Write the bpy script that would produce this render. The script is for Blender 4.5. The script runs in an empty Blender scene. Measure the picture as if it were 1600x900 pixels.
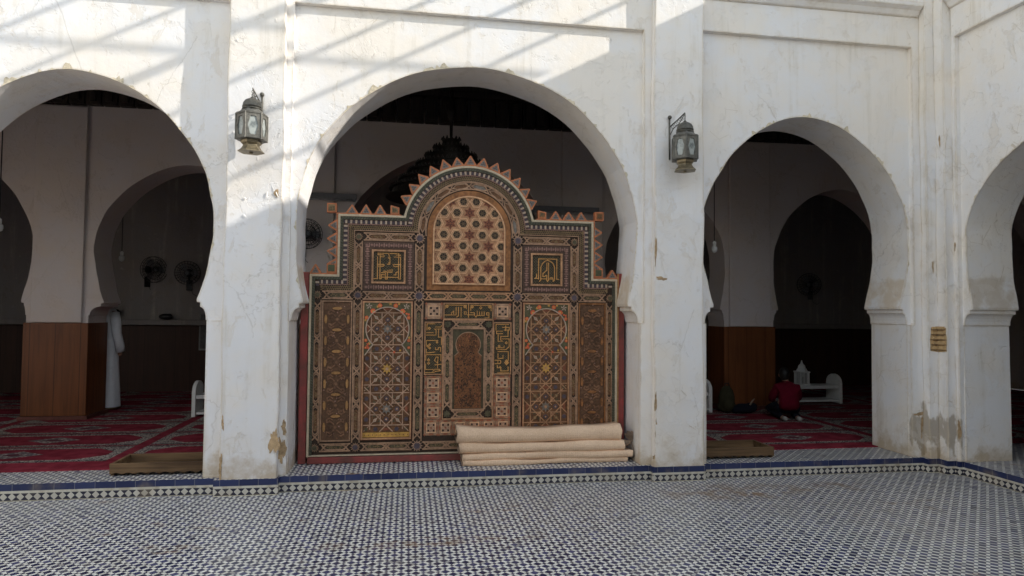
import bpy, bmesh, math, random
from mathutils import Vector, Matrix
random.seed(7)
S = bpy.context.scene
COL = S.collection
R = math.radians
PI = math.pi

# ------------------------------------------------------------------ camera
def cam_basis(yaw, pitch, roll):
    y, p, r = R(yaw), R(pitch), R(roll)
    f = Vector((math.sin(y)*math.cos(p), math.cos(y)*math.cos(p), math.sin(p)))
    r0 = Vector((math.cos(y), -math.sin(y), 0)); u0 = r0.cross(f)
    return r0*math.cos(r)+u0*math.sin(r), -r0*math.sin(r)+u0*math.cos(r), f
cd = bpy.data.cameras.new('camera'); cam = bpy.data.objects.new('camera', cd); COL.objects.link(cam)
cr, cu, cf = cam_basis(9.06, 2.064, .523)
cam.matrix_world = Matrix(((cr.x, cu.x, -cf.x, 0), (cr.y, cu.y, -cf.y, 0), (cr.z, cu.z, -cf.z, 1.6), (0, 0, 0, 1)))
cd.sensor_width = 36; cd.lens = 1021.5/1600*36; cd.clip_start = .05; cd.clip_end = 500
S.camera = cam

# ------------------------------------------------------------------ light
TO_SUN = Vector((1, -.325, .53)).normalized()
w = bpy.data.worlds.new('World'); S.world = w; w.use_nodes = True
wn = w.node_tree; wn.nodes.clear()
sky = wn.nodes.new('ShaderNodeTexSky'); sky.sky_type = 'NISHITA'; sky.sun_disc = False; sky.dust_density = .2; sky.air_density = 1.6; sky.ozone_density = 1.3
sky.sun_elevation = math.asin(TO_SUN.z); sky.sun_rotation = math.atan2(TO_SUN.x, TO_SUN.y)
bg = wn.nodes.new('ShaderNodeBackground'); bg.inputs[1].default_value = .15
wo = wn.nodes.new('ShaderNodeOutputWorld')
hs = wn.nodes.new('ShaderNodeHueSaturation'); hs.inputs['Saturation'].default_value = .42
wn.links.new(sky.outputs[0], hs.inputs['Color']); wn.links.new(hs.outputs[0], bg.inputs[0]); wn.links.new(bg.outputs[0], wo.inputs[0])
sl = bpy.data.lights.new('sun', 'SUN'); sl.energy = 2.3; sl.angle = R(.5); sl.color = (1, .95, .87)
so = bpy.data.objects.new('sun', sl); COL.objects.link(so)
so.rotation_euler = TO_SUN.to_track_quat('Z', 'Y').to_euler(); so.location = TO_SUN*30
vs = S.view_settings; S.display_settings.display_device = 'sRGB'
vs.view_transform = 'Standard'; vs.look = 'None'; vs.gamma = 1; vs.use_curve_mapping = False; vs.exposure = 1.2
cy = S.cycles
cy.use_denoising = True; cy.max_bounces = 10; cy.diffuse_bounces = 7; cy.glossy_bounces = 3; cy.transmission_bounces = 4
cy.caustics_reflective = False; cy.caustics_refractive = False

# ------------------------------------------------------------------ node helpers
class E:
    """a node socket with arithmetic"""
    def __init__(s, t, k): s.t = t; s.k = k
    def _m(s, op, b=None, c=None):
        n = s.t.nodes.new('ShaderNodeMath'); n.operation = op
        for i, x in enumerate((s, b, c)):
            if x is None: continue
            if isinstance(x, E): s.t.links.new(x.k, n.inputs[i])
            else: n.inputs[i].default_value = x
        return E(s.t, n.outputs[0])
    def __add__(s, b): return s._m('ADD', b)
    def __sub__(s, b): return s._m('SUBTRACT', b)
    def __mul__(s, b): return s._m('MULTIPLY', b)
    def __truediv__(s, b): return s._m('DIVIDE', b)
    __radd__ = __add__; __rmul__ = __mul__
    def __rsub__(s, b): return (s*-1)+b
    def floor(s): return s._m('FLOOR')
    def frac(s): return s._m('FRACT')
    def abs(s): return s._m('ABSOLUTE')
    def mod(s, b): return s._m('FLOORED_MODULO', b)
    def lt(s, b): return s._m('LESS_THAN', b)
    def gt(s, b): return s._m('GREATER_THAN', b)
    def mx(s, b): return s._m('MAXIMUM', b)
    def mn(s, b): return s._m('MINIMUM', b)
    def pw(s, b): return s._m('POWER', b)
    def ramp(s, a, b):
        n = s.t.nodes.new('ShaderNodeMapRange'); n.interpolation_type = 'SMOOTHSTEP'
        s.t.links.new(s.k, n.inputs[0]); n.inputs[1].default_value = a; n.inputs[2].default_value = b
        return E(s.t, n.outputs[0])
class M:
    def __init__(s, name, rough=.7, spec=.3, metal=0):
        s.m = bpy.data.materials.new(name); s.m.use_nodes = True; s.t = s.m.node_tree
        s.b = s.t.nodes['Principled BSDF']
        s.b.inputs['Roughness'].default_value = rough; s.b.inputs['Metallic'].default_value = metal
        s.b.inputs['Specular IOR Level'].default_value = spec
    def node(s, ty): return s.t.nodes.new(ty)
    def pos(s, obj=False):
        if obj: o = s.node('ShaderNodeTexCoord').outputs['Object']
        else: o = s.node('ShaderNodeNewGeometry').outputs['Position']
        x = s.node('ShaderNodeSeparateXYZ'); s.t.links.new(o, x.inputs[0])
        s.vec = o
        return [E(s.t, x.outputs[i]) for i in range(3)]
    def nrm(s):
        x = s.node('ShaderNodeSeparateXYZ'); s.t.links.new(s.node('ShaderNodeNewGeometry').outputs['True Normal'], x.inputs[0])
        return [E(s.t, x.outputs[i]) for i in range(3)]
    def comb(s, x, y, z=0):
        n = s.node('ShaderNodeCombineXYZ')
        for i, a in enumerate((x, y, z)):
            if isinstance(a, E): s.t.links.new(a.k, n.inputs[i])
            else: n.inputs[i].default_value = a
        return n.outputs[0]
    def noise(s, scale, detail=4, rough=.55, vec=None, dist=0):
        n = s.node('ShaderNodeTexNoise'); n.inputs['Scale'].default_value = scale; n.inputs['Detail'].default_value = detail
        n.inputs['Roughness'].default_value = rough; n.inputs['Distortion'].default_value = dist
        s.t.links.new(vec or s.vec, n.inputs['Vector']); return E(s.t, n.outputs[0])
    def white(s, vec):
        n = s.node('ShaderNodeTexWhiteNoise'); s.t.links.new(vec, n.inputs['Vector']); return E(s.t, n.outputs[0])
    def voro(s, scale, feat='DISTANCE_TO_EDGE', vec=None):
        n = s.node('ShaderNodeTexVoronoi'); n.feature = feat; n.inputs['Scale'].default_value = scale
        s.t.links.new(vec or s.vec, n.inputs['Vector']); return E(s.t, n.outputs[0])
    def mix(s, f, a, b, mode='MIX'):
        n = s.node('ShaderNodeMix'); n.data_type = 'RGBA'; n.blend_type = mode
        if isinstance(f, E): s.t.links.new(f.k, n.inputs[0])
        else: n.inputs[0].default_value = f
        for i, c in ((6, a), (7, b)):
            if isinstance(c, tuple): n.inputs[i].default_value = (*c, 1)
            else: s.t.links.new(c, n.inputs[i])
        return n.outputs[2]
    def color(s, c):
        if isinstance(c, tuple): s.b.inputs['Base Color'].default_value = (*c, 1)
        else: s.t.links.new(c, s.b.inputs['Base Color'])
    def rough(s, e): s.t.links.new(e.k, s.b.inputs['Roughness'])
    def bump(s, h, dist=.01, strength=1):
        n = s.node('ShaderNodeBump'); n.inputs['Distance'].default_value = dist; n.inputs['Strength'].default_value = strength
        s.t.links.new(h.k, n.inputs['Height']); s.t.links.new(n.outputs[0], s.b.inputs['Normal'])
def lin(r, g, b, k=1.):
    f = lambda c: ((c/255+.055)/1.055)**2.4 if c > 10 else c/255/12.92
    return tuple(min(.85, f(c)*k) for c in (r, g, b))

# ------------------------------------------------------------------ materials
def mottled(name, c, rough=.6, spec=.3, amt=.35, scale=25, bump=.002, metal=0, dark=None):
    m = M(name, rough, spec, metal); m.pos(True)
    n = m.noise(scale, 5, .65); n2 = m.noise(scale*.17, 3)
    d = dark or tuple(x*(1-amt) for x in c); l = tuple(min(.9, x*(1+amt*.6)) for x in c)
    m.color(m.mix((n*.6+n2*.4).ramp(.32, .68), d, l))
    if bump: m.bump(n, bump, .6)
    return m.m

def plaster(name, base, peel=1., edge=True):
    m = M(name, .82, .2); x, y, z = m.pos(); nx, ny, nz = m.nrm()
    big = m.noise(.7, 4); mid = m.noise(3.5, 5, .6); fine = m.noise(40, 4, .7); sp = m.noise(9, 6, .7)
    streak = m.noise(1, 5, .6, m.comb(x*9, y*9, z*.55))
    warm = tuple(a*b for a, b in zip(base, (1., .955, .87))); cool = tuple(a*b for a, b in zip(base, (.96, .98, 1.0)))
    c = m.mix((big*.6+mid*.4).ramp(.38, .64), cool, warm)
    c = m.mix((streak.ramp(.52, .76))*(mid.ramp(.4, .6)*.4+.12), c, (.56, .50, .40))
    c = m.mix(sp.ramp(.60, .72)*.25, c, (.62, .56, .46))
    # rising damp near the floor
    damp = (mid*.9+sp*.35-(z-.15)*1.25).ramp(.36, .66)
    c = m.mix(damp*.75, c, (.47, .36, .23))
    # old ochre wash left on the arch jambs
    jamb = (ny.abs().lt(.6))*(y.gt(6.115))*(y.lt(6.8))
    och = ((z-1.66).abs().lt(.9))*((mid*.8+sp*.3-(z-1.95).mx(0)*2.6)).ramp(.40, .62)*z.gt(1.665)
    c = m.mix(och*jamb*.62, c, (.58, .44, .28))
    jr = (nx.abs().lt(.6))*(x.gt(5.54))*(x.lt(6.2))
    c = m.mix(och*jr*.6, c, (.50, .40, .29))
    # dark water marks in the court's inner corner
    cm = (x.gt(5.12))*x.lt(5.5)*(y.lt(6.09))*(y.gt(5.7))*((sp*.35+m.noise(1, 3, .5, m.comb(x*13, y*13, z*4))*.9)-((z-.42).abs()*1.3)).ramp(.40, .50)
    c = m.mix(cm*.62, c, (.27, .20, .115))
    # flaking: cracked cells with ochre ground showing
    vor = m.voro(7); msk = m.noise(1.6, 3).ramp(.56, .66)
    corner = (x.gt(5.15))*(y.lt(6.06)); pil = (y.lt(5.99))
    fl = (vor.lt(.008)*mid.gt(.56)+sp.gt(.69)).mn(1)*(msk*.8+corner*.6+pil*.25).mn(1)*peel
    c = m.mix(fl*.65, c, (.50, .41, .29))
    lay = m.noise(2.6, 7, .68, None, .4).ramp(.555, .575); c = m.mix(lay*.30, c, tuple(a*b for a, b in zip(base, (.93, .90, .84))))
    lay2 = m.noise(5.5, 7, .72, m.comb(x*.8+7, y*.8, z*.5), .6).ramp(.60, .615); c = m.mix(lay2*.42, c, tuple(a*b for a, b in zip(base, (.86, .80, .70))))
    dx = m.noise(3, 4, .7); hl = m.voro(1.1, 'DISTANCE_TO_EDGE', m.comb(x+dx*.35, y+dx*.35, z*.8+dx*.5)).lt(.0035)*m.noise(.9, 2).gt(.5)
    c = m.mix(hl*.22, c, (.36, .31, .25))
    h = fine*.15+mid*.9+sp*.5-fl*.9-lay*.35-lay2*.4-hl*.5
    if edge:
        bv = m.node('ShaderNodeBevel'); bv.samples = 4; bv.inputs[0].default_value = .034
        dt = m.node('ShaderNodeVectorMath'); dt.operation = 'DOT_PRODUCT'
        m.t.links.new(bv.outputs[0], dt.inputs[0]); m.t.links.new(m.node('ShaderNodeNewGeometry').outputs['True Normal'], dt.inputs[1])
        e = (1-E(m.t, dt.outputs['Value'])).ramp(.012, .14)*(sp*.6+streak*.6).ramp(.46, .64)
        c = m.mix(e*.85, c, (.54, .43, .29))
    m.color(c); m.bump(h, .012, .55)
    return m.m
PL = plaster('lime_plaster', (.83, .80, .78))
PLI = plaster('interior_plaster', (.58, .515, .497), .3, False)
PL2 = mottled('pale_court_plaster', (.84, .80, .73), .9, .1, .06, 3, .004)  # unseen court walls, kept pale and warm to bounce more light
PLB = plaster('shaded_back_plaster', (.26, .235, .23), .2, False)  # back wall colour lowered, deep interior shade put into the plaster
OCHRE = mottled('bare_mud_plaster', (.47, .33, .19), .9, .1, .4, 30, .01)
RIM = mottled('crumbled_plaster', (.66, .57, .42), .9, .1, .35, 45, .01)

def tiles():
    m = M('zellige_checker', .34, .5); x, y, z = m.pos()
    s = .0635*1.4142; B = .66
    u = (x+y)/s; v = (x-y)/s; fu = u.frac(); fv = v.frac()
    bu = fu.lt(B); bv = fv.lt(B); par = bu*bv+(1-bu)*(1-bv)
    cu_, cv_ = u.floor()*2+bu, v.floor()*2+bv
    rnd = m.white(m.comb(cu_, cv_))
    big = m.noise(.9, 4); mid = m.noise(5, 4, .65)
    blue = m.mix(rnd.pw(2), (.013, .016, .060), (.065, .068, .16)); wh = m.mix(rnd, (.70, .685, .61), (.88, .865, .79))
    c = m.mix(par, wh, blue); odd = m.white(m.comb(cu_, cv_, 5)).gt(.965); c = m.mix(odd*.6, c, (.16, .15, .16))
    g = (fu.lt(.025)+fv.lt(.025)+(fu-B).abs().lt(.02)+(fv-B).abs().lt(.02)).mn(1)
    c = m.mix(g*.55, c, (.30, .27, .23))
    c = m.mix((big*.5+mid*.6).ramp(.50, .76)*.28, c, (.27, .23, .17))
    rust = (m.noise(1, 4, .6, m.comb(x*.8, y*2.6)).ramp(.60, .70))*mid.ramp(.45, .6)
    c = m.mix(rust*.75, c, (.26, .15, .065)); sp1 = (1-(((x-2.9)/.8).pw(2)+((y-5.55)/.32).pw(2))).mx(0)+(1-(((x-.15)/.9).pw(2)+((y-4.62)/.12).pw(2))).mx(0)+(1-(((x-3.9)/.5).pw(2)+((y-5.6)/.2).pw(2))).mx(0)
    c = m.mix(sp1.mn(1)*mid.ramp(.42, .62)*.7, c, (.25, .145, .065))
    m.color(c); m.rough(mid*.30+rnd*.12+.16); m.bump(g*-1+rnd*.5, .002, .5)
    return m.m
TILE = tiles()
def step_mat():
    m = M('step_tiles', .3, .5); x, y, z = m.pos(); q = x+y
    rnd = m.white(m.comb((q/.157).floor(), 3)); blue = m.mix(rnd, (.014, .022, .075), (.030, .042, .12))
    jt = ((q/.157).frac()-.5).abs().gt(.487)
    blue = m.mix(jt*.6, blue, (.30, .28, .24))
    white = m.mix(m.noise(14, 4).ramp(.4, .7), (.60, .57, .48), (.42, .37, .28))
    du = ((q/.0635).frac()-.5).abs(); dv = ((z-.036)/.066).abs()
    dia = (du+dv).lt(.46); r2 = m.white(m.comb((q/.0635).floor(), 8))
    dc = m.mix(dia, (.022, .022, .04), m.mix(r2, (.60, .57, .49), (.48, .45, .38)))
    c = m.mix(z.gt(.064), dc, white); c = m.mix(z.gt(.085), c, blue)
    c = m.mix(z.lt(.006), c, (.5, .45, .33))
    c = m.mix(m.noise(3, 5).ramp(.52, .72)*.4, c, (.36, .28, .17))
    m.color(c); return m.m
STEP = step_mat()
def carpet_mat():
    m = M('prayer_carpet_wool', .95, .1); x, y, z = m.pos()
    fx = ((x+3.78)/2.07+.5).frac()-.5; X = fx.abs()*2.07        # distance from the cell's centre
    fy = ((y-6.755)/.745).frac()-.5; Y = fy.abs()*.745
    sp = m.noise(55, 3, .8); sp2 = m.voro(26, 'F1')
    red = m.mix(m.noise(6, 4).ramp(.35, .65), (.16, .016, .026), (.25, .032, .048))
    pale = m.mix(sp.ramp(.46, .54), (.055, .045, .05), (.44, .38, .32))
    pale2 = m.mix(sp2.ramp(.2, .5), (.42, .36, .31), (.14, .11, .11))
    inner = (X+Y*1.25).lt(.98)*X.lt(.87)*Y.lt(.26)
    c = m.mix(inner, pale, red)
    edgeb = (Y-.325).abs().lt(.012)
    c = m.mix(edgeb, c, (.030, .025, .03))
    c = m.mix(X.lt(.90)*((Y+X*.62).gt(.79))*Y.lt(.30), c, pale2)
    dia = (X/.27+Y/.17).lt(1); c = m.mix(dia, c, pale2); c = m.mix((X/.10+Y/.06).lt(1), c, (.10, .03, .04))
    c = m.mix((X.gt(.975)+Y.gt(.352)).mn(1), c, red)
    c = m.mix(y.lt(6.755), c, red)
    m.color(c); m.bump(sp, .006, .6); return m.m
CARPET = carpet_mat()
def wood(name, c1, c2, axis='z', scale=1., rough=.5, planks=None, spec=.3):
    m = M(name, rough, spec); x, y, z = m.pos()
    if axis == 'z': v = m.comb(x*14*scale, y*14*scale, z*.9)
    elif axis == 'x': v = m.comb(x*.9, y*14*scale, z*14*scale)
    else: v = m.comb(x*14*scale, y*.9, z*14*scale)
    n = m.noise(1, 6, .65, v, .6); big = m.noise(1.3, 3)
    c = m.mix((n*.75+big*.25).ramp(.34, .66), c1, c2)
    h = n
    if planks:
        q = (x+y) if axis == 'z' else y
        gp = (((q/planks).frac()-.5).abs()).gt(.48)
        c = m.mix(gp*.6, c, tuple(a*.3 for a in c1)); c = m.mix(m.white(m.comb((q/planks).floor(), 1))*.4, c, c1)
    m.color(c); m.bump(h, .003, .4); return m.m
DADO = wood('dado_veneer', (.11, .036, .012), (.19, .064, .021), 'z', 1, .4, .3)
DKDADO = wood('dark_dado_boards', (.035, .014, .009), (.060, .024, .014), 'z', 1, .5, .25)
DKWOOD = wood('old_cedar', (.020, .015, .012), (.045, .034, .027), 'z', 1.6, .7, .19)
OLDWOOD = wood('worn_pine', (.065, .036, .017), (.21, .128, .064), 'x', 1.2, .6)
WHITEP = mottled('white_gloss_paint', (.72, .71, .68), .35, .4, .1, 20, 0)
REDP = mottled('worn_red_paint', (.25, .045, .040), .6, .3, .45, 7, .003, dark=(.13, .055, .042))
LAMPM = mottled('patinated_brass', (.14, .132, .112), .5, .4, .45, 30, .003, .25)
LAMPD = mottled('dark_patina', (.105, .098, .08), .5, .4, .45, 40, .003, .3)
LAMPB = mottled('tarnished_brass_base', (.24, .195, .12), .45, .5, .45, 40, .003, .6)
CHAND = mottled('blackened_bronze', (.025, .020, .016), .5, .5, .4, 30, .002, .6)
BLACK = mottled('black_plastic', (.012, .012, .013), .4, .4, .2, 20, 0)
GREY = mottled('grey_enamel', (.16, .16, .17), .5, .4, .2, 20, 0)
RUG = M('beige_flatweave', .95, .1)
_x, _y, _z = RUG.pos(True); _n = RUG.noise(90, 3, .7); _b = RUG.noise(2.5, 4); _w = ((_x*46).frac()-.5).abs()+((_z*60+_y*60).frac()-.5).abs()
RUG.color(RUG.mix((_b*.5+_n*.5).ramp(.36, .64), (.68, .475, .315), (.84, .615, .43))); RUG.bump(_n+_w*.6, .006, .7); RUG = RUG.m
RUGD = mottled('rug_backing', (.30, .22, .16), .95, .1, .3, 60, .003)
def glassmat():
    m = M('frosted_lantern_glass', .25, .5); m.pos(True); n = m.noise(14, 4)
    m.color(m.mix(n.ramp(.4, .65), (.34, .36, .335), (.13, .145, .14))); return m.m
GLASS = glassmat()
SKIN = mottled('skin', (.30, .17, .115), .55, .3, .1, 12, 0)
HAIR = mottled('black_hair', (.010, .008, .007), .5, .4, .3, 90, .003)
ROBE = mottled('white_cotton', (.66, .66, .68), .9, .1, .1, 9, .006)
REDCL = mottled('red_fleece', (.12, .006, .017), .95, .1, .25, 12, .006)
DARKCL = mottled('dark_cloth', (.012, .013, .02), .95, .1, .25, 12, .006)
OLIVE = mottled('olive_canvas', (.045, .04, .022), .9, .1, .25, 12, .006)

# ------------------------------------------------------------------ mesh helpers
class MB:
    def __init__(s): s.v = []; s.f = []; s.m = []
    def add(s, vs_, fs, mi=0):
        o = len(s.v); s.v += [tuple(p) for p in vs_]
        for f in fs: s.f.append([i+o for i in f]); s.m.append(mi)
        return s
    def box(s, x0, x1, y0, y1, z0, z1, mi=0):
        v = [(x0, y0, z0), (x1, y0, z0), (x1, y1, z0), (x0, y1, z0), (x0, y0, z1), (x1, y0, z1), (x1, y1, z1), (x0, y1, z1)]
        return s.add(v, [(0, 3, 2, 1), (4, 5, 6, 7), (0, 1, 5, 4), (1, 2, 6, 5), (2, 3, 7, 6), (3, 0, 4, 7)], mi)
    def pier(s, x0, x1, y0, y1, z0, z1, seed=0, n=44):
        rnd = random.Random(seed); ph = [rnd.uniform(0, 6.28) for _ in range(8)]; o = len(s.v)
        for k in range(n+1):
            z = z0+(z1-z0)*k/n; w = lambda q: .0045*math.sin(z*3.1+ph[q])+.003*math.sin(z*8.3+ph[q+1])+rnd.uniform(-.0028, .0028)
            a, b_, c = w(0), w(2), w(4)*.6; s.v += [(x0+a, y0+c, z), (x1+b_, y0+c, z), (x1+b_, y1, z), (x0+a, y1, z)]
        for k in range(n):
            for q in range(4): s.f.append([o+4*k+q, o+4*k+(q+1) % 4, o+4*k+4+(q+1) % 4, o+4*k+4+q]); s.m.append(0)
        s.f.append([o+4*n+q for q in range(4)]); s.m.append(0)
        return s
    def prism(s, pts, a0, a1, mi=0, plane='xz', back=True, smi=None):
        """polygon pts in a plane, front at a0, back at a1"""
        n = len(pts)
        ar = sum(pts[i][0]*pts[(i+1) % n][1]-pts[(i+1) % n][0]*pts[i][1] for i in range(n))
        P = list(pts) if ar > 0 else list(reversed(pts))
        if plane == 'xz': f = lambda p, a: (p[0], a, p[1])
        elif plane == 'yz': f = lambda p, a: (a, p[0], p[1])
        else: f = lambda p, a: (p[0], p[1], a)
        o = len(s.v); s.v += [f(p, a0) for p in P]+[f(p, a1) for p in P]
        flip = (plane == 'xz') == (a1 > a0)
        F = list(range(n)); B = [i+n for i in reversed(range(n))]
        sides = [[i+n, (i+1) % n+n, (i+1) % n, i] for i in range(n)]
        if plane == 'xz': ok = a1 > a0
        else: ok = a0 > a1
        fs = [F]+([B] if back else []); 
        if not ok: fs = [list(reversed(q)) for q in fs]; sides = [list(reversed(q)) for q in sides]
        for q in fs: s.f.append([i+o for i in q]); s.m.append(mi)
        for q in sides: s.f.append([i+o for i in q]); s.m.append(mi if smi is None else smi)
        return s
    def lathe(s, prof, c=(0, 0, 0), n=24, mi=0, ax='z'):
        o = len(s.v)
        for r, h in prof:
            for k in range(n):
                a = 2*PI*k/n
                p = (r*math.cos(a), r*math.sin(a), h) if ax == 'z' else (r*math.cos(a), h, r*math.sin(a))
                s.v.append((c[0]+p[0], c[1]+p[1], c[2]+p[2]))
        for j in range(len(prof)-1):
            for k in range(n):
                q = [o+j*n+k, o+j*n+(k+1) % n, o+(j+1)*n+(k+1) % n, o+(j+1)*n+k]
                s.f.append(q if ax == 'z' else q[::-1]); s.m.append(mi)
        if prof[0][0] > 1e-6: s.f.append([o+k for k in reversed(range(n))]); s.m.append(mi)
        if prof[-1][0] > 1e-6: s.f.append([o+(len(prof)-1)*n+k for k in range(n)]); s.m.append(mi)
        return s
    def tube(s, path, r, n=8, mi=0, closed=False):
        P = [Vector(p) for p in path]; L = len(P); o = len(s.v); up = None
        for i, p in enumerate(P):
            if closed: t = P[(i+1) % L]-P[i-1]
            else: t = P[min(i+1, L-1)]-P[max(i-1, 0)]
            t.normalize()
            if up is None:
                up = Vector((0, 0, 1)) if abs(t.z) < .9 else Vector((1, 0, 0))
            a = t.cross(up).normalized(); b = a.cross(t).normalized(); up = b
            rr = r[i] if isinstance(r, (list, tuple)) else r
            for k in range(n):
                q = p+a*math.cos(2*PI*k/n)*rr+b*math.sin(2*PI*k/n)*rr; s.v.append(tuple(q))
        for i in range(L if closed else L-1):
            for k in range(n):
                i2 = (i+1) % L
                s.f.append([o+i*n+k, o+i*n+(k+1) % n, o+i2*n+(k+1) % n, o+i2*n+k]); s.m.append(mi)
        if not closed:
            s.f.append([o+k for k in reversed(range(n))]); s.m.append(mi)
            s.f.append([o+(L-1)*n+k for k in range(n)]); s.m.append(mi)
        return s
    def ball(s, c, r, n=10, mi=0, sz=(1, 1, 1)):
        o = len(s.v); rows = n//2
        for j in range(1, rows):
            t = PI*j/rows
            for k in range(n):
                a = 2*PI*k/n
                s.v.append((c[0]+r*sz[0]*math.sin(t)*math.cos(a), c[1]+r*sz[1]*math.sin(t)*math.sin(a), c[2]+r*sz[2]*math.cos(t)))
        s.v.append((c[0], c[1], c[2]+r*sz[2])); s.v.append((c[0], c[1], c[2]-r*sz[2])); T = o+(rows-1)*n
        for j in range(rows-2):
            for k in range(n): s.f.append([o+j*n+k, o+(j+1)*n+k, o+(j+1)*n+(k+1) % n, o+j*n+(k+1) % n]); s.m.append(mi)
        for k in range(n):
            s.f.append([T, o+k, o+(k+1) % n]); s.m.append(mi)
            b = o+(rows-2)*n; s.f.append([T+1, b+(k+1) % n, b+k]); s.m.append(mi)
        return s
    def build(s, name, mats, parent=None, bevel=0, smooth=False, loc=None, seg=2):
        me = bpy.data.meshes.new(name); me.from_pydata(s.v, [], s.f)
        for m_ in (mats if isinstance(mats, (list, tuple)) else [mats]): me.materials.append(m_)
        me.polygons.foreach_set('material_index', s.m)
        if smooth: me.polygons.foreach_set('use_smooth', [True]*len(me.polygons))
        me.update()
        o = bpy.data.objects.new(name, me); COL.objects.link(o)
        if parent: o.parent = parent
        if loc: o.location = loc
        if bevel:
            b = o.modifiers.new('bevel', 'BEVEL'); b.width = bevel; b.segments = seg; b.limit_method = 'ANGLE'; b.angle_limit = R(40)
        return o
def tag(o, label=None, cat=None, group=None, kind=None):
    if label: o['label'] = label
    if cat: o['category'] = cat
    if group: o['group'] = group
    if kind: o['kind'] = kind
    return o
def thing(name, label, cat, loc=(0, 0, 0), rz=0, group=None):
    o = bpy.data.objects.new(name, None); COL.objects.link(o); o.location = loc; o.rotation_euler = (0, 0, rz); o.empty_display_size = .1
    return tag(o, label, cat, group)
def copy_tree(o, parent=None):
    c = o.copy(); COL.objects.link(c)
    if parent: c.parent = parent
    for ch in list(o.children): copy_tree(ch, c)
    return c

# ------------------------------------------------------------------ ground, gallery floors
ZF = .14
MB().box(-60, 60, -60, 60, -.3, 0).build('floor', TILE); f = bpy.data.objects['floor']
tag(f, 'courtyard floor of small blue and white checker tiles', 'floor', kind='structure')
path = [(-14, 6.02), (-1.615, 6.02), (-1.615, 5.957), (-1.085, 5.957), (-1.085, 6.02), (2.315, 6.02), (2.315, 5.957), (2.85, 5.957), (2.85, 6.02),
        (5.25, 6.02), (5.25, 5.955), (5.378, 5.955), (5.378, 5.85), (5.47, 5.85), (5.47, 5.80), (5.515, 5.80), (5.515, -12)]
g = MB(); g.prism(path+[(12, -12), (12, 14), (-14, 14)], ZF, -.01, 0, 'xy', True, 1)
tag(g.build('gallery_floor', [TILE, STEP]), 'raised gallery floor behind a tiled step', 'floor', kind='structure')
cp = MB(); cp.prism([(-11.9, 6.42), (-1.32, 6.45), (-1.32, 6.74), (2.45, 6.74), (2.45, 12.28), (-11.9, 12.28)], ZF+.012, ZF+.001, 0, 'xy')
tag(cp.build('prayer_carpet', CARPET), 'red prayer carpet with pale bordered niches in the left bay', 'carpet', 'prayer carpets on the gallery floor')
cp = MB(); cp.prism([(2.45, 6.53), (11.9, 6.58), (11.9, 12.28), (2.45, 12.28)], ZF+.012, ZF+.001, 0, 'xy')
tag(cp.build('prayer_carpet', CARPET), 'dim red prayer carpet with pale diamonds inside the right arch', 'carpet', 'prayer carpets on the gallery floor')

# ------------------------------------------------------------------ arches
def arch(cx, w, h, p, tip, J, zc=2.4, zt=1.685, z0=ZF, n=26):
    """opening outline from right foot over the arch to left foot"""
    half = [(J, z0), (J, zt-.185), (J-.012, zt-.183)]
    for k in range(6):
        a = PI/2*k/5
        half.append((J-.012-(J-.012-tip-.033)*(1-math.cos(a)), zt-.183+.115*math.sin(a)))
    half += [(tip+.033, zt-.030), (tip+.002, zt-.026), (tip, zt)]
    for k in range(1, 10):
        z = zt+(zc-zt)*k/10; half.append((w-(w-tip)*((zc-z)/(zc-zt))**2, z))
    for k in range(n+1):
        a = PI/2*k/n; c, s_ = max(0, math.cos(a)), math.sin(a)
        half.append((w*c**(2/p), zc+h*s_**(2/p)))
    half[-1] = (0, zc+h)
    wb = lambda z, q: .006*math.sin(z*5.1+q+cx)+.004*math.sin(z*11.7+q*2+cx*3)+.0025*math.sin(z*23+q)
    half2 = [(x+wb(z, 1.), z+(.004*math.sin(x*9+cx) if z > 2.4 else 0)) for x, z in half]; half = [(x+wb(z, 4.), z+(.004*math.sin(-x*9+cx) if z > 2.4 else 0)) for x, z in half]; half[-1] = half2[-1] = (0, half[-1][1])
    r = [(cx+x, z) for x, z in half2]; l = [(cx-x, z) for x, z in half[:-1]]
    return r+l[::-1]
def wall_outline(x0, x1, zb, zt, holes):
    """holes: openings (right foot first), listed left to right"""
    o = [(x0, zb)]
    for h in holes: o += list(reversed(h))
    return o+[(x1, zb), (x1, zt), (x0, zt)]
ARC = dict(
    C=dict(cx=.595, w=1.60, h=1.507, p=2.0, tip=1.525, J=1.632),
    Rr=dict(cx=4.03, w=1.155, h=1.228, p=1.82, tip=1.030, J=1.128),
    L=dict(cx=-2.88, w=1.178, h=1.255, p=1.82, tip=1.045, J=1.152),
    LL=dict(cx=-6.3, w=1.178, h=1.255, p=1.82, tip=1.045, J=1.152),
    LLL=dict(cx=-9.6, w=1.178, h=1.255, p=1.82, tip=1.045, J=1.152))
YR, YF, YP = 6.10, 6.05, 5.963
ZT = 6.05
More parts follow.
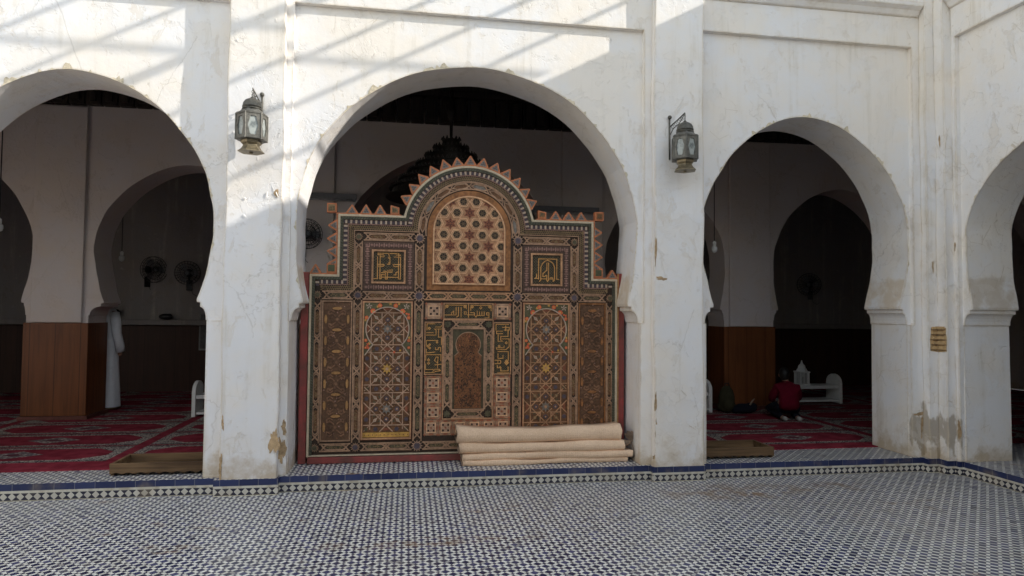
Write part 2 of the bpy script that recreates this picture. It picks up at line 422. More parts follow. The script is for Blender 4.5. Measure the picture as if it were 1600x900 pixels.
def rim(mb, pts, y, seed, amp=.062, plane='xz', sgn=1):
    """ragged lip of broken plaster following the arch edge"""
    rnd = random.Random(seed); n = len(pts); cx = sum(p[0] for p in pts)/n; cz = 2.3
    ph = [rnd.uniform(0, 6.28) for _ in range(6)]
    dense = []
    for i in range(n-1):
        for k in range(4): dense.append((pts[i][0]+(pts[i+1][0]-pts[i][0])*k/4, pts[i][1]+(pts[i+1][1]-pts[i][1])*k/4))
    out = []
    for i, (x, z) in enumerate(dense):
        d = Vector((x-cx, z-cz)); d.normalize()
        a = .35*math.sin(i*.21+ph[0])+.3*math.sin(i*.47+ph[1])+.25*math.sin(i*.93+ph[2])+rnd.uniform(-.45, .45)-.12
        out.append((x, z, d, max(0, a)*amp*(.35+.65*max(0, d.y))))
    for i in range(len(out)-1):
        A, B = out[i], out[i+1]
        if A[3] <= .001 and B[3] <= .001: continue
        q = [(A[0], A[1]), (B[0], B[1]), (B[0]+B[2].x*B[3], B[1]+B[2].y*B[3]), (A[0]+A[2].x*A[3], A[1]+A[2].y*A[3])]
        mb.add([((u, y, v) if plane == 'xz' else (y, u, v)) for u, v in q], [(0, 1, 2, 3)])
def blob(mb, cx, cz, rx, rz, y, seed, n=46, plane='xz', mi=0, t=.0022):
    rnd = random.Random(seed); ph = [rnd.uniform(0, 6.28) for _ in range(5)]; P = []
    for k in range(n):
        a = 2*PI*k/n; r = 1+.22*math.sin(2*a+ph[0])+.16*math.sin(3*a+ph[1])+.12*math.sin(5*a+ph[2])+.10*math.sin(9*a+ph[3])+.07*math.sin(14*a+ph[4])+rnd.uniform(-.09, .09)
        P.append((cx+rx*r*math.cos(a), cz+rz*r*math.sin(a)))
    if plane == 'xz': mb.prism(P, y-t, y, mi, 'xz', False)
    else: mb.prism(P, y-t, y, mi, 'yz', False)

aw = thing('arcade_wall', 'long white plastered wall of horseshoe arches with peeling pilasters facing the court', 'wall', (0, 6.1, 0))
iv = (0, -6.1, 0)
holes = [arch(**ARC[k]) for k in ('LLL', 'LL', 'L', 'C', 'Rr')]
b = MB(); b.prism(wall_outline(-14, 5.60, ZF, ZT, holes), YR, 6.64); b.build('wall_body', PL, aw, .012, loc=iv)
# raised frame that leaves a sunk panel round each arch
def frame_layer(x0, x1, bays):
    o = [(x0, ZF)]
    for (a, jl, jr, c, zt_) in bays: o += [(jl, ZF), (jl, 1.50), (a, 1.50), (a, zt_), (c, zt_), (c, 1.50), (jr, 1.50), (jr, ZF)]
    return o+[(x1, ZF), (x1, ZT), (x0, ZT)]
b = MB(); b.prism(frame_layer(-14, 5.474, [(-10.9, -10.752, -8.448, -8.3, 4.38), (-7.6, -7.452, -5.148, -5.0, 4.38), (-4.18, -4.032, -1.728, -1.585, 4.345), (-1.045, -1.037, 2.227, 2.258, 4.375), (2.872, 2.902, 5.158, 5.20, 4.42)]), YF, YR, back=False)
b.build('panel_frame', PL, aw, .008, loc=iv)
for x0, x1 in ((-11.5, -11.0), (-8.2, -7.7), (-4.75, -4.27), (-1.577, -1.10), (2.333, 2.836), (5.282, 5.474)):
    b = MB(); b.pier(x0, x1, YP, YF-.0005, ZF, ZT, int(x0*10)); b.build('pilaster', PL, aw, .009, loc=iv)
for x0, x1, zc in ((-10.99, -8.21, 4.72), (-7.69, -4.76, 4.72), (-4.26, -1.585, 4.72), (-1.09, 2.325, 4.73), (2.845, 5.275, 4.735)):
    b = MB(); b.prism([(YF-.0005, zc), (YF-.025, zc+.012), (YF-.055, zc+.06), (YF-.10, zc+.085), (YF-.105, zc+.13), (YF-.0005, zc+.13)], x0, x1, 0, 'yz')
    b.build('cornice', PL, aw, .006, loc=iv)
b = MB()
for i, k in enumerate(('L', 'C', 'Rr')):
    a = [p for p in arch(**ARC[k]) if p[1] > 1.7]; rim(b, a, YR-.003, 11+i*3)
b.build('broken_arch_rim', RIM, aw, loc=iv)
b = MB()
for q in ((-1.125, .45, .035, .11, YP, 3), (-1.075, .36, .028, .12, YF, 4), (-1.06, .56, .02, .06, YF, 5), (-1.56, .24, .014, .10, YP, 6), (-1.55, .62, .009, .06, YP, 61),
          (2.36, .42, .016, .16, YP, 7), (2.43, .22, .09, .04, YP, 8), (2.62, .19, .14, .028, YP, 81), (2.345, .75, .010, .10, YP, 82), (2.40, 1.93, .05, .018, YP, 9), (2.345, 2.2, .010, .13, YP, 91),
          (-1.15, 2.62, .016, .04, YP, 13), (5.24, .58, .045, .02, YF, 14), (5.268, .45, .012, .10, YF, 15), (5.345, 2.1, .008, .05, YP, 19)):
    blob(b, *q)
b.build('plaster_loss', OCHRE, aw, loc=iv)

# flaking paint curls on pilasters and corner
def curls(mb, plane, y, x0, x1, z0, z1, n, seed):
    rnd = random.Random(seed)
    for _ in range(n):
        x, z = rnd.uniform(x0, x1), rnd.uniform(z0, z1); a = rnd.uniform(-.8, .8)+PI/2; L = rnd.uniform(.010, .036); wd = rnd.uniform(.004, .012); lift = rnd.uniform(.002, .008)
        dx, dz = math.cos(a)*L, math.sin(a)*L; nx_, nz_ = -math.sin(a)*wd, math.cos(a)*wd
        q = [(x-dx, z-dz, .001), (x+dx*.9, z+dz, .001), (x+dx*.5+nx_, z+dz*.6+nz_, lift), (x-dx*.6+nx_, z-dz*.5+nz_, lift*.8)]
        mb.add([((u, y-h_, v) if plane == 'xz' else (y-h_, u, v)) for u, v, h_ in q], [(0, 1, 2, 3)])
b = MB()
curls(b, 'xz', YP, -1.56, -1.12, 2.6, 4.2, 34, 1); curls(b, 'xz', YP, -1.56, -1.12, 1.0, 2.6, 12, 2); curls(b, 'xz', YP, 2.34, 2.83, .6, 4.3, 14, 3)
curls(b, 'xz', YP, 5.29, 5.38, 1.4, 4.2, 40, 4); curls(b, 'xz', YF, 5.21, 5.28, 1.5, 4.0, 16, 5)
b.build('paint_flake', PL, aw, loc=iv)

# side wall closing the court on the right
XW, XF, XP = 5.528, 5.474, 5.386
sw = thing('arcade_wall', 'white side wall of the court meeting the long arcade at the right corner', 'wall', (5.6, 0, 0))
si = (-5.6, 0, 0)
SA = [dict(cx=c, w=1.17, h=.945, p=1.85, tip=1.095, J=1.205, zc=2.37) for c in (4.58, 1.30, -1.98, -5.26, -8.54)]
so_ = [arch(**a) for a in reversed(SA)]
b = MB(); b.prism(wall_outline(-12, 6.10, ZF, ZT, so_), XW, 6.06, 0, 'yz'); b.build('wall_body', PL, sw, .012, loc=si)
ol = [(-12, ZF)]
for a in reversed(SA): c, J = a['cx'], a['J']; ol += [(c-J, ZF), (c-J, 4.452), (c+J+.005, 4.452), (c+J+.005, ZF)]
b = MB(); b.prism(ol+[(5.841, ZF), (5.841, ZT), (-12, ZT)], XF, XW, 0, 'yz', False); b.build('panel_frame', PL, sw, .008, loc=si)
b = MB(); b.pier(XP, 5.62, 5.841, YP-.0005, ZF, ZT, 5); b.build('pilaster', PL, sw, .010, loc=si)
for a in SA[:-1]:
    c = a['cx']-1.64; b = MB(); b.box(XP, XF-.0005, c-.22, c+.22, ZF, ZT); b.build('pilaster', PL, sw, .010, loc=si)
zc = 4.755
b = MB(); b.prism([(XF-.0005, zc), (XF-.025, zc+.012), (XF-.055, zc+.06), (XF-.10, zc+.085), (XF-.105, zc+.13), (XF-.0005, zc+.13)], -12, 5.835, 0, 'xz')
b.build('cornice', PL, sw, .006, loc=si)
b = MB(); rim(b, [p for p in arch(**SA[0]) if p[1] > 1.7], XW-.003, 31, .035, 'yz')
b.build('broken_arch_rim', RIM, sw, loc=si)
b = MB()
for q in ((5.80, .45, .018, .10, XF, 21), (5.90, 3.4, .009, .05, XP, 22), (5.82, 2.3, .007, .05, XF, 25)):
    blob(b, *q, plane='yz')
b.build('plaster_loss', OCHRE, sw, loc=si)
b = MB(); curls(b, 'yz', XP, 5.85, 5.955, 1.3, 4.2, 46, 6); curls(b, 'yz', XF, 5.80, 5.84, 1.5, 4.0, 20, 7); b.build('paint_flake', PL, sw, loc=si)
# broken hole in the corner pilaster with bricks showing
BR = M('old_brick', .9, .1); _x, _y, _z = BR.pos(); _q = _x+_y; _n = BR.noise(22, 5, .7)
_j = (((_z/.052).frac()-.5).abs().gt(.40)); BR.color(BR.mix((_j*.8+_n.ramp(.45, .7)*.4).mn(1), (.54, .37, .19), (.20, .13, .07))); BR.bump(_n-_j, .012, .9)
b = MB()
rr = random.Random(4)
P1 = [(5.305+rr.uniform(-.006, .006), 1.235+k*.03) for k in range(9)]; P1 = [(5.383, 1.225)]+P1+[(5.383, 1.49)]
b.prism(P1, YP-.004, YP, 0, 'xz', False)
P2 = [(5.850+rr.uniform(-.006, .006), 1.235+k*.03) for k in range(9)]; P2 = [(5.957, 1.225)]+P2+[(5.957, 1.485)]
b.prism(P2, XP-.004, XP, 0, 'yz', False)
for k in range(5):
    z = 1.245+k*.05; b.box(5.314+rr.uniform(0, .008), 5.379, YP-.016-rr.uniform(0, .008), YP-.003, z, z+.038)
    b.box(XP-.014-rr.uniform(0, .008), XP-.003, 5.86+rr.uniform(0, .01), 5.944, z+.004, z+.042)
b.build('exposed_brick', BR.m, sw, .003, loc=si)

# the court's other two sides, behind and left of the camera
for nm, lb, hs, x0, x1, yy, th, rot, loc in (('arcade_wall', 'sunlit white arcade wall on the left side of the court', [dict(cx=c, w=1.17, h=.945, p=1.85, tip=1.095, J=1.205, zc=2.37) for c in (-8, -4.7, -1.4, 1.9)], -12, 6.0, 0, .5, R(90), (-9.2, 0, 0)),
        ('arcade_wall', 'white arcade wall behind the camera', [dict(cx=c, w=1.17, h=.945, p=1.85, tip=1.095, J=1.205, zc=2.37) for c in (-6.6, -3.3, 0, 3.3)], -9.1, 5.5, 0, .5, R(180), (0, -9, 0))):
    t = thing(nm, lb, 'wall', loc, rot)
    H = [arch(**a, z0=0) for a in hs]
    if nm and rot > 3: H = [arch(**{**a, 'cx': -a['cx']}, z0=0) for a in reversed(hs)]; xr = (-5.5, 9.1)
    else: xr = (x0, x1)
    b = MB(); b.prism(wall_outline(xr[0], xr[1], 0, ZT, H), 0, .5); b.build('wall_body', PL2, t, .01)
    b = MB(); b.box(xr[0], xr[1], .6, .8, 0, ZT); b.build('rear_panel', DKDADO, t)
# ------------------------------------------------------------------ inner arcade, back wall, ceilings
Y2, Y2B = 9.32, 9.84
ia = thing('inner_arcade_wall', 'shaded inner arcade wall with wood clad pillars behind the front arches', 'wall', (0, 9.5, 0))
ii = (0, -9.5, 0)
IN = [dict(cx=-9.0, w=1.15, h=1.2, p=1.85, tip=1.05, J=1.13), dict(cx=-5.98, w=1.17, h=1.2, p=1.85, tip=1.06, J=1.12),
      dict(cx=-2.88, w=1.19, h=1.13, p=1.85, tip=1.06, J=1.235), dict(cx=.595, w=1.52, h=1.42, p=1.95, tip=1.45, J=1.55),
      dict(cx=3.83, w=.95, h=1.05, p=1.82, tip=.85, J=.93), dict(cx=6.70, w=1.13, h=1.17, p=1.82, tip=1.05, J=1.13), dict(cx=9.6, w=1.13, h=1.17, p=1.82, tip=1.05, J=1.13)]
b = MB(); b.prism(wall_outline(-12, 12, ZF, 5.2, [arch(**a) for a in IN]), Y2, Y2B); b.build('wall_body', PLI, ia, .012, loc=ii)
for i in range(len(IN)-1):
    x0 = IN[i]['cx']+IN[i]['J']; x1 = IN[i+1]['cx']-IN[i+1]['J']
    b = MB(); b.box(x0-.012, x1+.012, Y2-.03, Y2B+.02, ZF+.06, 1.40); b.build('dado_panel', DADO, ia, .006, loc=ii)
    b = MB(); b.box(x0-.04, x1+.04, Y2-.05, Y2B+.05, ZF, ZF+.058); b.build('skirting', mottled('skirting_tile', (.12, .04, .03), .5, .3, .3), ia, .006, loc=ii)
    b = MB(); b.box(x0+.07, x1-.07, Y2-.045, Y2-.0005, 1.405, 4.24); b.build('pilaster', PLI, ia, .010, loc=ii)
b = MB()
for x in range(-60, 60):
    b.box(x*.2+.01, x*.2+.19, Y2-.10, Y2-.001, 4.26, 4.62); b.box(x*.2+.06, x*.2+.14, Y2-.14, Y2-.10, 4.30, 4.58)
b.box(-12, 12, Y2-.16, Y2-.001, 4.63, 4.70); b.box(-12, 12, Y2-.11, Y2-.001, 4.72, 5.19)
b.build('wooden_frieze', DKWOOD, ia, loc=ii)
bw = thing('back_wall', 'dim back wall with dark wood dado and ledge deep inside the hall', 'wall', (0, 12.4, 0)); bi = (0, -12.4, 0)
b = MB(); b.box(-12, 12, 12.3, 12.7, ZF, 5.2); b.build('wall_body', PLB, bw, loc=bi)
b = MB(); b.box(-12, 12, 12.255, 12.299, ZF, 1.30); b.build('dado_panel', DKDADO, bw, .004, loc=bi)
b = MB(); b.box(-12, 12, 12.10, 12.299, 1.315, 1.40); b.build('ledge', PLB, bw, .006, loc=bi)
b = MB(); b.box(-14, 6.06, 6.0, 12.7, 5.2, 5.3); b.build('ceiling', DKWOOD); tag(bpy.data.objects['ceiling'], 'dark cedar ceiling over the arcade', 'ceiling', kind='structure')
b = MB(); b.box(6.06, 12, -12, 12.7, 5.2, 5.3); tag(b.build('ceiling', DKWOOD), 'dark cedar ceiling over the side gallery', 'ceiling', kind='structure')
for k, (x0, x1, y0, y1, lb) in enumerate(((-14, -12.01, 6.65, 12.7, 'plain end wall closing the left end of the hall'), (12.01, 12.3, -12, 12.7, 'plain outer wall behind the side gallery'), (6.07, 12, -12.3, -12.01, 'plain wall closing the near end of the side gallery'))):
    o = MB().box(x0, x1, y0, y1, ZF, 5.6).build('wall', PLI); tag(o, lb, 'wall')

# ------------------------------------------------------------------ shade frame over the court (throws the bars of shadow)
sf = thing('shade_frame', 'iron shade frame spanning high over the courtyard', 'canopy frame', (2, 4, 6.6))
for x, wd in ((5.76, .030), (4.91, .032), (4.14, .034), (3.27, .075), (2.37, .030), (1.50, .034)):
    MB().box(x-2-wd, x-2+wd, -2.4, 1.95, -.01, .01).build('beam', GREY, sf)
MB().box(-3.5, 4.3,   .44, .475, -.055, -.03).build('cross_beam', GREY, sf)
MB().box(-3.5, 4.3, -2.3, -2.22, -.10, -.03).build('cross_beam', GREY, sf)

# ------------------------------------------------------------------ carved and painted wooden screen in the middle arch
KS = 1.66
def paint(name, rgb, amt=.35, scale=30, rough=.6):
    f_ = .74; rgb = [c*f_+g_*(1-f_) for c, g_ in zip(rgb, (114, 82, 56))] if sum(rgb) > 120 else rgb
    return mottled(name, lin(*rgb, KS), rough, .3, amt, scale, .002)
P_DARK = paint('screen_dark_wood', (46, 34, 25), .4); P_TAN = paint('screen_strapwork', (134, 107, 86), .4, 40); P_TAN2 = paint('screen_strapwork_warm', (152, 114, 84), .4, 40)  # the first is dark brown backing wood, also used for small dark inlays
P_BROWN = paint('screen_brown_inlay', (80, 53, 33), .5, 45); P_GREEN = paint('screen_green_inlay', (54, 56, 42), .5, 45); P_GOLD = paint('screen_gold_script', (176, 130, 72), .35, 40)
P_PURPLE = paint('screen_aubergine', (98, 74, 70), .4, 40); P_PURD = paint('screen_aubergine_dark', (54, 42, 38), .4, 40); P_ROSE = paint('screen_rose_bead', (132, 102, 96), .4)
P_ORANGE = paint('screen_orange_crest', (154, 90, 58), .3, 35); P_SLATE = paint('screen_slate_grey', (92, 94, 92), .4, 50); P_ROPE = paint('screen_rope_green', (56, 66, 57), .4, 60); P_ROPED = paint('screen_rope_dark', (44, 50, 44), .3, 60)
P_WHITE = paint('screen_cream_bead', (162, 154, 134), .2, 40); P_BLUE = paint('screen_ink_blue', (48, 47, 62), .35, 30); P_RED = paint('screen_oxblood', (102, 54, 38), .4, 30); P_AMBER = paint('screen_amber_board', (116, 74, 40), .5, 30)
P_OLIVE = paint('screen_dot_olive', (102, 86, 60), .35, 50); P_PALE = paint('screen_pale_line', (214, 170, 132), .3, 40); P_FLOR = paint('screen_floral_ground', (58, 62, 42), .4, 30); P_FRED = paint('screen_flower_red', (186, 76, 46), .3, 30)
P_YEL = paint('screen_yellow_leaf', (168, 130, 60), .35, 40); P_OFF = paint('screen_white_leaf', (148, 134, 120), .2, 40); P_MIRR = paint('screen_niche_mosaic', (86, 52, 30), .65, 70, .35)
P_BAR = paint('screen_yellow_bar', (136, 100, 58), .35, 40); P_TILE = paint('screen_tile_tan', (152, 124, 104), .35, 40); P_BRICK = paint('screen_brick_red', (128, 74, 54), .35, 40)
SX, SY = .5975, 6.47
scr = thing('carved_screen', 'tall carved and painted wooden screen with a zigzag crest filling the middle arch', 'screen', (SX, SY, ZF))
_j = [0]
def jit():
    _j[0] = (_j[0]+1) % 13; return _j[0]*1.3e-4
def poly(mb, P, d1, d0=0., mi=0): mb.prism(P, -d1-jit(), -d0, mi, 'xz', False)
def rect(mb, u0, u1, v0, v1, d1, d0=0., mi=0): poly(mb, [(u0, v0), (u1, v0), (u1, v1), (u0, v1)], d1, d0, mi)
def ngon(c, r, n, a0=0., ry=None): return [(c[0]+r*math.cos(a0+2*PI*k/n), c[1]+(ry or r)*math.sin(a0+2*PI*k/n)) for k in range(n)]
def star(c, r, r2, n, a0=PI/2): return [(c[0]+(r if k % 2 == 0 else r2)*math.cos(a0+PI*k/n), c[1]+(r if k % 2 == 0 else r2)*math.sin(a0+PI*k/n)) for k in range(2*n)]
def offs(P, wd, closed=False):
    n = len(P); L = []; Rr_ = []
    for i in range(n):
        p = Vector(P[i])
        a = (p-Vector(P[i-1])) if (i > 0 or closed) else None; b_ = (Vector(P[(i+1) % n])-p) if (i < n-1 or closed) else None
        if a is None: a = b_
        if b_ is None: b_ = a
        a = a.normalized(); b_ = b_.normalized(); t = a+b_
        if t.length < .2: t = a
        t.normalize(); nn = Vector((-t.y, t.x)); k = wd/2/max(.45, abs(nn.dot(Vector((-a.y, a.x)))))
        if not closed and i == 0: p = p-a*wd*.5
        if not closed and i == n-1: p = p+a*wd*.5
        L.append(tuple(p+nn*k)); Rr_.append(tuple(p-nn*k))
    return L, Rr_
def stroke(mb, P, wd, d1, d0=0., mi=0, closed=False):
    L, Q = offs(P, wd, closed); n = len(P); d = d1+jit(); o = len(mb.v)
    for i in range(n):
        (a, b_), (c, e) = L[i], Q[i]; mb.v += [(a, -d, b_), (c, -d, e), (c, -d0, e), (a, -d0, b_)]
    for i in range(n if closed else n-1):
        A = o+4*i; B = o+4*((i+1) % n)
        for q in ([A, A+1, B+1, B], [A+1, A+2, B+2, B+1], [A+3, A, B, B+3]): mb.f.append(q); mb.m.append(mi)
    if not closed:
        B = o+4*(n-1); mb.f += [[o, o+3, o+2, o+1], [B, B+1, B+2, B+3]]; mb.m += [mi, mi]
def clip(P, Q):
    """convex clip of P by counter-clockwise convex Q"""
    out = P
    for i in range(len(Q)):
        a, b_ = Q[i], Q[(i+1) % len(Q)]; ins = lambda p: (b_[0]-a[0])*(p[1]-a[1])-(b_[1]-a[1])*(p[0]-a[0])
        src, out = out, []
        for k in range(len(src)):
            p, q = src[k], src[(k+1) % len(src)]; ip, iq = ins(p), ins(q)
            if ip >= 0: out.append(p)
            if (ip > 0) != (iq > 0) and ip != iq:
                t = ip/(ip-iq); out.append((p[0]+(q[0]-p[0])*t, p[1]+(q[1]-p[1])*t))
        if len(out) < 3: return None
    return out
VC = 2.244
# outline helpers: stepped half outline at an inset t from the outer bead
def outline(t, v0=.072):
    r = .659-t; v1 = 2.385-t; u1 = 1.268-t; v2 = 1.80-t; u2 = 1.522-t
    a0 = math.asin(max(-1, min(1, (v1-VC)/r))); n = 40
    arc = [(r*math.cos(a0+(PI-2*a0)*k/n), VC+r*math.sin(a0+(PI-2*a0)*k/n)) for k in range(n+1)]
    return [(u2, v0), (u2, v2), (u1, v2), (u1, v1)]+arc+[(-u1, v1), (-u1, v2), (-u2, v2), (-u2, v0)]
def band(mb, t0, t1, d1, mi=0, v0=.072):
    A, B = outline(t0, v0), outline(t1, v0); n = len(A); d = d1; o = len(mb.v)
    for (a, b_), (c, e) in zip(A, B): mb.v += [(a, -d, b_), (c, -d, e), (c, 0, e), (a, 0, b_)]
    for i in range(n-1):
        p, q = o+4*i, o+4*(i+1)
        for f_ in ([p+1, p, q, q+1], [p+2, p+1, q+1, q+2], [p, p+3, q+3, q]): mb.f.append(f_); mb.m.append(mi)
def along(t, step, start=.0, v0=.072):
    """points with tangents every `step` along the outline at inset t"""
    P = outline(t, v0); res = []
    cum = [0]
    for i in range(len(P)-1): cum.append(cum[-1]+math.dist(P[i], P[i+1]))
    tot = cum[-1]; n = int(tot/step); i = 0
    for k in range(n):
        s_ = start+(k+.5)*tot/n
        while i < len(P)-2 and cum[i+1] < s_: i += 1
        f_ = (s_-cum[i])/(cum[i+1]-cum[i]); p = (P[i][0]+(P[i+1][0]-P[i][0])*f_, P[i][1]+(P[i+1][1]-P[i][1])*f_)
        tx, ty = P[i+1][0]-P[i][0], P[i+1][1]-P[i][1]; L = math.hypot(tx, ty); res.append((p, (tx/L, ty/L)))
    return res
def fr(p, t, a, b_): return (p[0]+t[0]*a-t[1]*b_, p[1]+t[1]*a+t[0]*b_)    # a along, b to the left (inwards)
b = MB(); b.prism(outline(.0), -.001, .085); b.build('back_board', P_DARK, scr)
b = MB(); band(b, 0, .022, .034); rect(b, -1.5, 1.5, .0725, .084, .034); b.build('outer_bead', P_WHITE, scr, .004)
b = MB(); band(b, .0225, .049, .024, 1)
for p, t in along(.0355, .026): poly(b, [fr(p, t, -.012, -.012), fr(p, t, -.001, -.012), fr(p, t, .012, .012), fr(p, t, .001, .012)], .031, .023, 0)
b.build('rope_moulding', [P_ROPE, P_ROPED], scr)
b = MB(); band(b, .0495, .092, .010, 1, 1.70)
for p, t in along(.071, .047, v0=1.70):
    poly(b, [fr(p, t, -.009, -.017), fr(p, t, .009, -.017), fr(p, t, .009, .017), fr(p, t, -.009, .017)], .022, .009, 0)
    q = fr(p, t, .0235, 0); poly(b, [fr(q, t, -.010, -.015), fr(q, t, .010, -.015), fr(q, t, .010, .015), fr(q, t, -.010, .015)], .013, .009, 2)
band(b, .0925, .098, .022, 3, 1.70)
b.build('dentil_band', [P_OFF, P_PURD, P_BLUE, P_ROSE], scr)
b = MB(); band(b, .0985, .150, .012, 1, 1.65)
for p, t in along(.124, .020, v0=1.65):
    for k, e in enumerate((-.019, 0, .019)):
        q = fr(p, t, .005 if k == 1 else -.005, e); poly(b, ngon(q, .0068, 6), .017, .011, 0)
band(b, .1505, .158, .020, 2, 1.648)
b.build('fret_band', [P_DARK, P_OLIVE, P_TAN], scr)
# zigzag crest: one merlon after another
def merlon_mesh(wd, hh):
    b = MB(); n = 6; P = [(-wd/2-.017, 0)]
    for side in (0, 1):
        L = []
        for k in range(n+1):
            f_ = k/n; x = -(wd/2)*(1-f_)-.010*(1-f_)-.004; z = .018+(hh-.018)*f_
            L.append((x, z)); 
            if k < n: L.append((x+.004, z+(hh-.018)/n*.5))
        P += L if side == 0 else [(-x, z) for x, z in reversed(L)]
    P.append((wd/2+.017, 0)); poly(b, P, .022, -.04, 0)
    poly(b, [(-wd/2*.84, .014), (wd/2*.84, .014), (0, hh*.80)], .026, .02, 1)
    for c in ((0, .034), (-.013, .030), (.013, .030), (0, .05)): poly(b, star(c, .008, .004, 4), .029, .025, 2)
    return b
mproto = merlon_mesh(.088, .100).build('merlon', [P_ORANGE, P_SLATE, P_BLUE], scr)
first = [True]
def merlon(u, v, a, s_=1.):
    o = mproto if first[0] else mproto.copy()
    if not first[0]: COL.objects.link(o)
    first[0] = False; o.parent = scr; o.location = (u, 0, v); o.rotation_euler = (0, -a, 0); q_ = random.uniform(.93, 1.05); o.scale = (s_*q_, 1, s_*random.uniform(.92, 1.04)); o.rotation_euler.y += random.uniform(-.035, .035)
for sgn in (-1, 1):
    for u in (1.14, 1.007, .872): merlon(sgn*u, 2.386, 0)
    for v in (2.275, 2.148, 2.022, 1.898): merlon(sgn*1.269, v, -sgn*PI/2)
    merlon(sgn*1.47, 1.801, 0, .95)
for k in range(-6, 7): a = R(10.6*k); merlon(-.660*math.sin(a), VC+.660*math.cos(a), a)
def corner_block(u0, u1, v0, v1, m, skew=0):
    b = MB(); poly(b, [(u0, v0), (u1, v0), (u1, v1-skew), (u0, v1)], .026, -.04, 0); poly(b, [(u0+.014, v0+.014), (u1-.014, v0+.014), (u1-.014, v1-.014-skew), (u0+.014, v1-.014)], .030, .02, 1)
    rd = random.Random(int(u0*100))
    for _ in range(16): poly(b, ngon((rd.uniform(u0+.022, u1-.022), rd.uniform(v0+.022, v1-.03)), .006, 5), .033, .028, 2)
    b.build('crest_block', [P_ORANGE, m, P_GREEN], scr)
for s_ in (-1, 1):
    corner_block(min(s_*1.285, s_*1.375), max(s_*1.285, s_*1.375), 2.397, 2.487, P_OLIVE if s_ < 0 else P_AMBER)
    corner_block(min(s_*1.278, s_*1.368), max(s_*1.278, s_*1.368), 1.815, 1.905, paint('screen_bottle_green', (44, 64, 44), .3))
    corner_block(min(s_*.69, s_*.775), max(s_*.69, s_*.775), 2.40, 2.485, P_OLIVE if s_ < 0 else P_AMBER, .02)
    b = MB()
    lx = [1.24]; 
    poly(b, [(s_*1.270, 2.386), (s_*1.285, 2.386), (s_*1.285, 1.80), (s_*1.270, 1.80)], .020, -.04); poly(b, [(s_*.67, 2.386), (s_*1.285, 2.386), (s_*1.285, 2.398), (s_*.67, 2.398)], .0205, -.04)
    poly(b, [(s_*1.287, 1.80), (s_*1.523, 1.80), (s_*1.523, 1.814), (s_*1.287, 1.814)], .0205, -.04); b.build('crest_rail', P_ORANGE, scr)
# rails of interlaced cartouches
def rail(u0, u1, v0, v1, n, fills, long_=1.0, name='strapwork_rail', gap=None, strap=None):
    """n cartouches laid along the longer side, bound by straps that cross between them"""
    b = MB(); hor = (u1-u0) > (v1-v0); L = (u1-u0) if hor else (v1-v0); W = (v1-v0) if hor else (u1-u0)
    T = (lambda a, c: (u0+a, v0+W/2+c)) if hor else (lambda a, c: (u0+W/2+c, v0+a))
    st = .011; h = W/2-.006
    for e in (-1, 1): stroke(b, [T(0, e*(W/2-.006)), T(L, e*(W/2-.006))], .012, .016, 0, 0)
    g_ = gap or min(.045, L/n*.22); seg = (L-g_)/n
    for k in range(n):
        a0 = g_/2+k*seg; a1 = a0+seg; tip = W*.55
        hx = [(a0+g_*.25, 0), (a0+tip, h-.012), (a1-tip, h-.012), (a1-g_*.25, 0), (a1-tip, -h+.012), (a0+tip, -h+.012)]
        stroke(b, [T(a0-g_*.35, h), T(a0+tip*.9, -h)], st, .014, 0, 0); stroke(b, [T(a0-g_*.35, -h), T(a0+tip*.9, h)], st, .0145, 0, 0)
        stroke(b, [T(a1+g_*.35, h), T(a1-tip*.9, -h)], st, .0135, 0, 0); stroke(b, [T(a1+g_*.35, -h), T(a1-tip*.9, h)], st, .015, 0, 0)
        stroke(b, [T(*p) for p in hx], .009, .0125, 0, 0, True)
        fi = 1+fills[k % len(fills)]
        cx = (a0+a1)/2; k2 = .80; poly(b, [T(cx+(p[0]-cx)*k2, p[1]*.72) for p in hx], .006, 0, fi)
        rd = random.Random(k*7+int(u0*50)+int(v0*90))
        for _ in range(int(seg*120)): 
            q = T(cx+rd.uniform(-.36, .36)*seg*.8, rd.uniform(-.5, .5)*h*.7); poly(b, ngon(q, .0045, 5), .009, .005, 3)
    b.build(name, [strap or P_TAN, P_BROWN, P_GREEN, P_OLIVE], scr)
for s_ in (-1, 1):
    U = lambda a, c: (min(s_*a, s_*c), max(s_*a, s_*c))
    rail(*U(1.032, 1.113), 1.66, 2.125, 2, (0,)); rail(*U(1.030, 1.113), .20, 1.55, 4, (0, 0, 0), gap=.10)
    rail(*U(.444, .532), 1.66, 2.11, 2, (0,)); rail(*U(.444, .532), .20, 1.55, 4, (1, 1), gap=.10)
    rail(*U(1.408, 1.487), .20, 1.55, 4, (0,), gap=.10)
    rail(*U(.545, 1.02), 2.135, 2.215, 2, (0,)); rail(*U(.545, 1.02), 1.562, 1.645, 2, (0,)); rail(*U(1.125, 1.40), 1.562, 1.645, 1, (1,))
    rail(*U(.545, 1.02), .112, .19, 2, (1,)); rail(*U(1.125, 1.40), .112, .19, 1, (1,))
rail(-.43, .43, 1.564, 1.648, 4, (1, 1), strap=P_TAN2); rail(-.43, .43, .112, .19, 4, (1,))
# star bosses at the crossings
for s_ in (-1, 1):
    for u, v, big_ in ((1.072, 1.604, 1), (.488, 1.604, 1.25), (.488, 2.17, 1.1), (1.072, 2.17, .8), (1.448, 1.604, .8), (1.072, .15, .9), (.488, .15, 1.1), (1.448, .15, .8)):
        b = MB(); poly(b, star((s_*u, v), .050*big_, .031*big_, 12), .018, 0, 0); poly(b, star((s_*u, v), .038*big_, .022*big_, 12, 0), .022, .015, 1)
        b.build('star_boss', [P_TILE if big_ > 1 else P_TAN, P_BLUE if big_ >= .9 else P_GREEN], scr)
